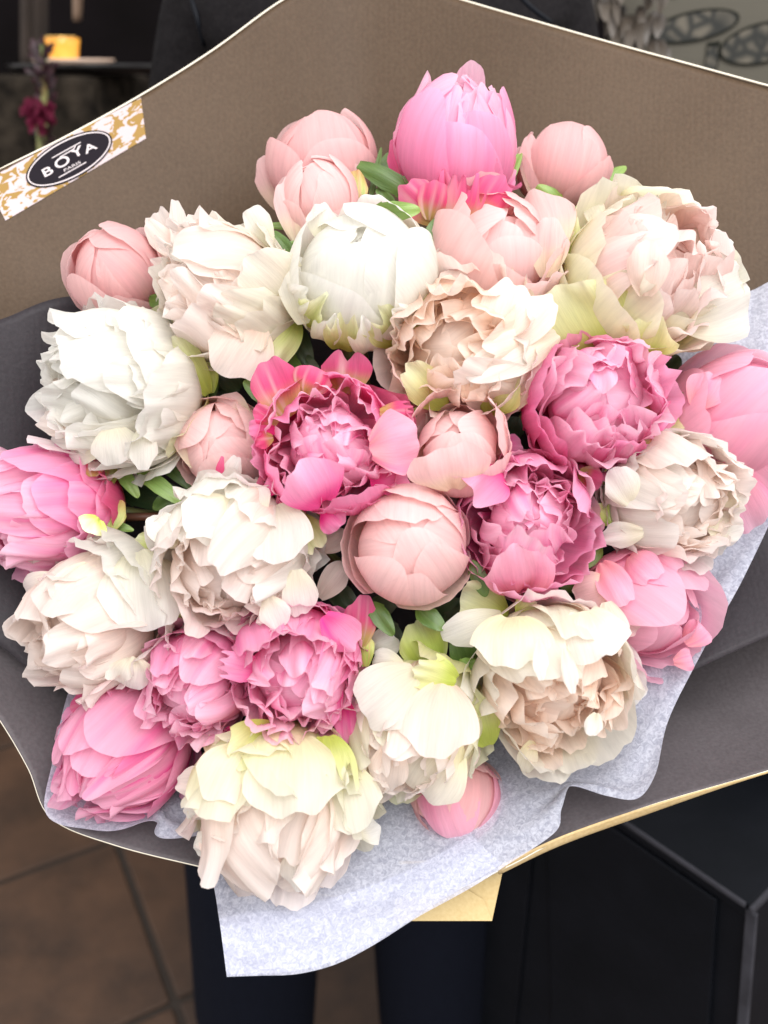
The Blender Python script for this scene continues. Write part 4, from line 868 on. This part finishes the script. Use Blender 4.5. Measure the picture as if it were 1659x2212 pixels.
box('board', (c0.x-pan.location.x, .0, c1.z-pan.location.z), (c1.x-pan.location.x, .02, c0.z-pan.location.z), M_PANEL, pan, .002)
def flat(name, pts, m): mesh_obj(name, pts, [tuple(range(len(pts)))], m, pan)
def ell(cx, cy, a, b_, ang_, lift, k=1., n=48):
    return [ppt(cx+k*(a*math.cos(t)*math.cos(ang_)+b_*math.sin(t)*math.sin(ang_)), cy+k*(-a*math.cos(t)*math.sin(ang_)+b_*math.sin(t)*math.cos(ang_)), lift) for t in [2*math.pi*i/n for i in range(n)]]
def cap_print(cx, cy, a, b_, ang_, lift):
    flat('mushroom_print', ell(cx, cy, a, b_, ang_, lift), M_MUSH)
    o_, i_ = ell(cx, cy, a, b_, ang_, lift+.0008), ell(cx, cy, a-5, b_-5, ang_, lift+.0008); n = len(o_)
    mesh_obj('mushroom_outline', o_+i_, [(k, (k+1) % n, n+(k+1) % n, n+k) for k in range(n)], M_INK, pan)
def stalk(pts, lift):
    flat('mushroom_stalk_print', [ppt(x, y, lift) for x, y in pts], M_MUSH)
    n = len(pts); c = np.mean(pts, 0); inn = [tuple(np.array(p)+(c-np.array(p))*.16) for p in pts]
    V = [ppt(x, y, lift+.0008) for x, y in list(pts)+inn]
    mesh_obj('mushroom_outline', V, [(k, (k+1) % n, n+(k+1) % n, n+k) for k in range(n)], M_INK, pan)
stalk([(1528,92),(1556,88),(1554,130),(1542,175),(1528,205),(1506,212),(1512,180),(1522,140)], .0015)
cap_print(1502, 56, 98, 33, R(12), .003); cap_print(1652, 92, 100, 44, R(14), .003)
stalk([(1430,-40),(1470,-40),(1462,-5),(1436,-8)], .0015); cap_print(1450, -70, 90, 40, R(-8), .003)
PAL['dry'] = ((.05,.038,.03),(.085,.068,.052),(.12,.098,.076),(.035,.027,.02),.6)
dry = empty('dried_plant', P(1370, 120, 1.16)); tag(dry, 'cluster of dull dried leaves hanging against the printed board', 'dried plant')
bpy.context.view_layer.update()
rr = random.Random(5)
for i in range(46):
    x = rr.uniform(1285, 1425); y0 = -60+(x-1285)*.2+rr.uniform(-60, 130)
    if x < 1330 and y0 > 0: y0 -= 70
    free_petal(dry, 'dry', (x+rr.uniform(-15, 15), y0, 1.15+rr.uniform(-.03, .03)), (x+rr.uniform(-22, 22), y0+rr.uniform(45, 80), 1.12+rr.uniform(-.03, .02)), rr.uniform(24, 40), bulge=.5, cup=.6, seed=i, name='leaf', rnd=.7, nu=9, nv=9, mtl=M_LEAF)

# ------------------------------------------------------------------ dim display, upper left
M_STONE = simple('carved_grey_stone', (.050, .040, .030), .95, spec=.05, noise=(26, (.008, .007, .006)), bump=1., bscale=30)
YB = 1.75
def pb(x, y, Y=YB): return at_y(x, y, Y)
a_ = pb(-260, 163); b_ = pb(226, 400)
pln = box('stone_planter', (a_.x, YB, 0.), (b_.x, YB+.45, a_.z), M_STONE, None, .012); tag(pln, 'carved grey stone planter block in the dim background', 'planter')
M_TRAY = simple('black_tray_lacquer', (.008, .007, .007), .3)
zt = a_.z
c = pb(196, 154, YB+.16)
tr1 = lathe('serving_tray', [(.03,0),(.15,.004),(.165,.016),(.16,.018),(.145,.01),(.02,.008)], M_TRAY, None, 32, (0,0,0)); tr1.location = (c.x+.01, YB+.17, zt+.001); tag(tr1, 'round black tray on the stone planter', 'tray')
M_PLATE = simple('pale_glazed_plate', (.75, .55, .42), .25)
pl1 = lathe('plate', [(.02,0),(.05,.002),(.075,.012),(.073,.015),(.045,.006),(.01,.004)], M_PLATE, None, 28); pl1.location = (c.x-.02, YB+.13, zt+.012); tag(pl1, 'small pale plate lit warm on the black tray', 'plate')
def amber():
    m, nt, b = mat('lit_amber_glass'); L = nt.links.new
    b.inputs['Base Color'].default_value = (.75, .33, .04, 1); b.inputs['Roughness'].default_value = .12
    tc = N(nt, 'ShaderNodeTexCoord'); t = N(nt, 'ShaderNodeTexNoise'); t.inputs['Scale'].default_value = 18; L(tc.outputs['Object'], t.inputs['Vector'])
    r = N(nt, 'ShaderNodeValToRGB'); r.color_ramp.elements[0].position = .35; r.color_ramp.elements[0].color = (.35, .13, .01, 1); r.color_ramp.elements[1].position = .7; r.color_ramp.elements[1].color = (.9, .48, .10, 1)
    L(t.outputs[0], r.inputs[0]); L(r.outputs[0], b.inputs['Emission Color']); b.inputs['Emission Strength'].default_value = .7
    return m
M_AMBER = amber()
c = pb(140, 132, YB+.12); wtop = pb(170, 80, YB+.12)
lamp = empty('amber_lamp', (c.x, YB+.12, zt+.02)); tag(lamp, 'glowing amber glass candle holder on the black tray', 'lamp')
hh = wtop.z-(zt+.02); rw_ = abs(pb(171, 100, YB+.12).x-c.x)
lathe('glass', [(rw_*.75,0),(rw_*.82,hh*.1),(rw_*.95,hh*.6),(rw_*1.05,hh*.93),(rw_*1.02,hh*.95),(rw_*.9,hh*.6),(rw_*.7,hh*.12)], M_AMBER, lamp, 28)
lathe('rim', [(rw_*1.03,hh*.94),(rw_*1.09,hh*.96),(rw_*1.08,hh*1.02),(rw_*1.0,hh*1.01)], simple('gold_rim', (.95,.62,.2), .2, metal=1), lamp, 28)
M_CURT = simple('beige_cloth', (.040, .027, .020), .9, noise=(10, (.02, .014, .010)))
def strip(name, x0, x1, y0, y1, Y, m, amp=.006, taper=None):
    nu_, nv_ = 24, 12; A = np.zeros((nv_, nu_, 3))
    for j in range(nv_):
        for i in range(nu_):
            a, q = i/(nu_-1), j/(nv_-1); k = 1-(q*taper if taper else 0)
            xx = (x0+x1)/2+(a-.5)*(x1-x0)*k
            p = at_y(xx, y0+(y1-y0)*q, Y); A[j, i] = (p.x, p.y+amp*math.sin(a*14)+.02*(1-(2*a-1)**2)*-1, p.z)
    o = grid_obj(name, A, m); s_ = o.modifiers.new('t', 'SOLIDIFY'); s_.thickness = .004; return o
tag(strip('curtain', 44, 100, -220, 150, YB+.40, M_CURT), 'beige cloth strip hanging behind the amber lamp', 'curtain')
orn = strip('hanging_ornament', 154, 184, -160, 46, YB+.36, simple('pale_wax', (.20,.13,.085), .6), .002, .85); tag(orn, 'pale tapering ornament hanging point down above the amber lamp', 'ornament')
PAL['plum'] = ((.03,.012,.018),(.055,.018,.028),(.085,.035,.045),(.02,.01,.012),.4)
PAL['wine'] = ((.06,.008,.02),(.16,.014,.04),(.24,.03,.075),(.05,.01,.02),.4)
plum = empty('plum_plant', pb(95, 300, YB-.12)); tag(plum, 'feathery dark plum plant standing before the stone planter', 'plant')
wine = empty('wine_flower', pb(80, 300, YB-.16)); tag(wine, 'dull wine red blossom in front of the plum plant', 'flower')
bpy.context.view_layer.update()
dp = (YB-.10)/ray(95, 150).y
for i in range(90):
    y0 = rr.uniform(95, 330); x0 = 95+rr.gauss(0, 9)
    free_petal(plum, 'plum', (x0, y0, dp+rr.uniform(-.02, .02)), (x0+rr.uniform(-26, 26), y0-rr.uniform(8, 30), dp+rr.uniform(-.05, .05)), rr.uniform(7, 12), seed=i, name='leaf', nu=5, nv=6, mtl=M_LEAF)
for i in range(44):
    an_ = rr.uniform(0, 6.28); x0 = 82+rr.gauss(0, 12); y0 = 240+rr.gauss(0, 14)
    free_petal(wine, 'wine', (x0, y0, dp-.06), (x0+24*math.cos(an_), y0+24*math.sin(an_), dp-.08+rr.uniform(-.03, .02)), rr.uniform(14, 22), seed=i, nu=6, nv=6, bulge=.4)
tube('stem', [plum.matrix_world.inverted() @ P(95, 100, dp), plum.matrix_world.inverted() @ P(96, 330, dp), plum.matrix_world.inverted() @ P(96, 420, dp)], .006, M_STEM, plum, 6)
tube('stem', [wine.matrix_world.inverted() @ P(82, 240, dp-.058), wine.matrix_world.inverted() @ P(85, 330, dp-.05), wine.matrix_world.inverted() @ P(90, 420, dp-.03)], .004, M_STEM, wine, 6)
